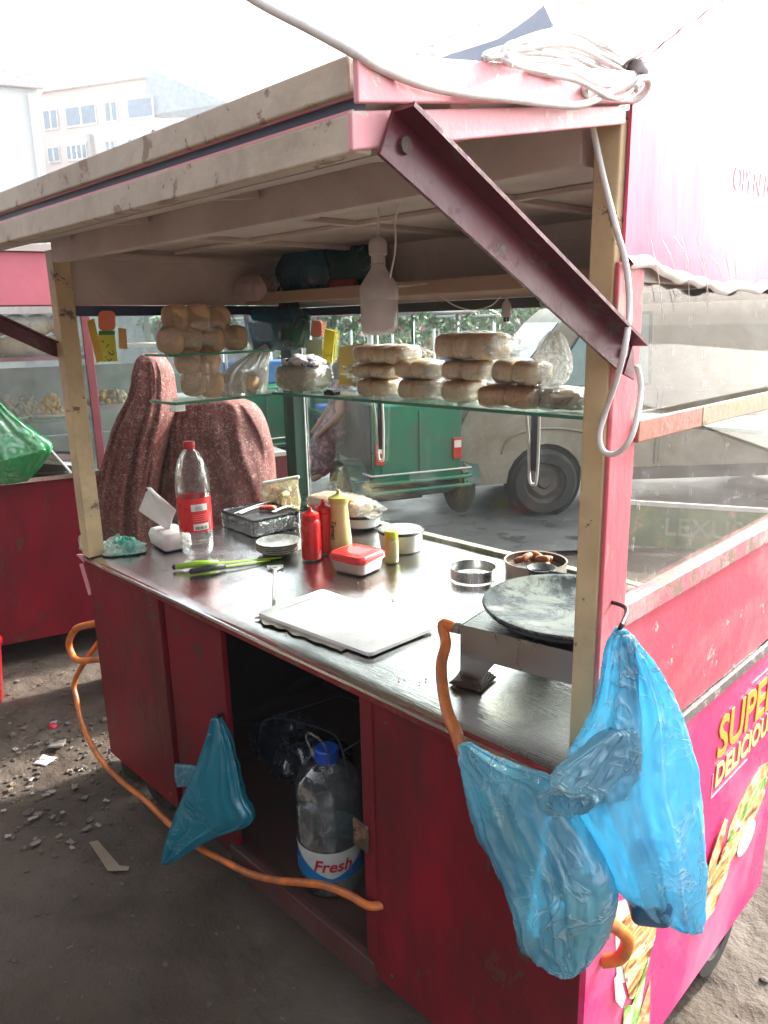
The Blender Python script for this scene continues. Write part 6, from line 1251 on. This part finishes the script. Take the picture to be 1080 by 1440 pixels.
# street lamp
q = far(228, 12.5); zl = 4.2; t = thing('street_lamp', 'grey street lamp head poking above the awning edge in front of the pink block', 'street lamp', q+V((.6, .6, 0)))
lp_ = V((-10.15, 5.55, 0)); MB().tube(catmull([lp_, lp_+V((0, 0, zl-.6)), lp_+V((-.06, -.06, zl-.1)), V((-10.25, 5.45, zl))], 6), .03, 8).build('pole', M('pole_grey', (.28, .28, .28), .5), t, smooth=True)
MB().bar(V((-10.25, 5.45, zl-.01)), V((-10.42, 5.22, zl+.12)), .10, .05).build('lamp_head', M('lamp_dark', (.14, .13, .13), .5), t, bevel=.01)
# ================================================================== LITTER ON THE DIRT
def gz(x, y): return hgt(x, y)
scrap_m = [M('scrap_white', (.34, .32, .29), .8, var=.4), M('scrap_grey', (.17, .155, .135), .8), M('scrap_tan', (.20, .155, .11), .85)]
def scrap(name, label, px, py, sx, sy, m_, rz=0, cat='litter', group=None, curl=.006):
    c = at(px, py, 'z', 0); c.z = gz(c.x, c.y)+.004; rt = Matrix.Rotation(rz, 3, 'Z'); s_ = random.random()*9
    mb = MB().grid(lambda u, v: c+rt@V(((u-.5)*sx, (v-.5)*sy, curl*(1+noise.noise(V((u*2.2+s_, v*2.2, 0)))))), 6, 6)
    o = obj(name, label, cat, mb, m_, group=group, smooth=True); k = o.modifiers.new('s', 'SOLIDIFY'); k.thickness = .0015; return o
random.seed(61)
scrap('paper_scrap', 'clean white square of card on the dirt left of the cart', 62, 1067, .060, .055, paper, .5)
scrap('paper_scrap', 'greyish torn paper beside the white square card', 80, 1050, .06, .05, scrap_m[1], 1, curl=.014)
o = obj('red_wrapper', 'crumpled small red wrapper on the dirt left of the cart', 'litter', MB().blob(at(74, 1021, 'z', .008), (.020, .016, .009), 8, None, 2, .5, 3), M('red_foil', (.5, .03, .05), .4), smooth=True)
p_ = [at(x, y, 'z', 0) for x, y in ((125, 1182), (137, 1179), (168, 1217), (182, 1219), (180, 1224), (152, 1226))]
obj('cardboard_strip', 'bent strip of tan cardboard on the ground under the small teal bag', 'litter', MB().prism([V((p.x, p.y, gz(p.x, p.y)+.007)) for p in p_], (0, 0, .002)), M('tan_card', (.30, .24, .17), .85, var=.25))
for i in range(50):
    px = random.uniform(2, 118); py = random.uniform(940, 1190)
    if i > 34: px = random.uniform(40, 175); py = random.uniform(1080, 1190)
    scrap('litter_scrap', 'small torn scrap trodden into the dirt left of the cart', px, py, random.uniform(.008, .030), random.uniform(.006, .022), random.choice(scrap_m), random.random()*3, group='scraps trodden into the dirt')
stn = M('small_stone', (.10, .085, .07), .85, var=.4); mb = MB()
for i in range(900):
    if i < 420: x, y = random.gauss(-2.0, .35), random.gauss(.02, .22)
    elif i < 500: x, y = random.uniform(-3, .4), random.uniform(-.9, 1.3)
    else: x, y = random.uniform(.0, 1.4), random.uniform(.5, 2.4)
    r = random.uniform(.003, .010)*(1+(random.random() > .93)); mb.blob((x, y, gz(x, y)+r*.3), (r*1.3, r, r*.7), 3, Matrix.Rotation(random.random()*3, 3, 'Z'), 2, .3, 3, seed=i)
tag(mb.build('gravel', stn, None), kind='stuff')

# ================================================================== UNSEEN WALL AND CANOPY (added behind the camera to shade the cart's front)
t = thing('added_shade_screen', 'unseen wall and canopy added behind the viewpoint to shade the cart front', 'shade_screen', (-2, -3, 0))
MB().box((-7, -3.2, 0), (2.2, -3.0, 3.4)).build('wall', M('brown_shade_wall', (.10, .08, .07), .9, var=.3), t)
MB().add([V(p) for p in ((-7, -3.0, 2.9), (.6, -3.0, 2.9), (.6, -1.7, 2.2), (-7, -1.7, 2.2))], [(0, 1, 2, 3)]).build('canopy', M('dark_canvas', (.06, .055, .05), .9), t)
for x in (-6.5, -2.8, .55): MB().box((x-.03, -1.76, 0), (x+.03, -1.70, 2.2)).build('pole', rust, t)

# ================================================================== HAZE
hz = MB().box((-75, -12, -1.2), (14, 62, 24)).build('haze', black_m, None); hz['kind'] = 'stuff'
m = bpy.data.materials.new('haze'); m.use_nodes = True; t = m.node_tree; t.nodes.clear(); out = N(t, 'ShaderNodeOutputMaterial')
pv = N(t, 'ShaderNodeVolumePrincipled', i_Density=.0028); pv.inputs['Color'].default_value = (.93, .95, 1, 1); pv.inputs['Anisotropy'].default_value = .35
t.links.new(pv.outputs[0], out.inputs['Volume']); hz.data.materials.clear(); hz.data.materials.append(m)
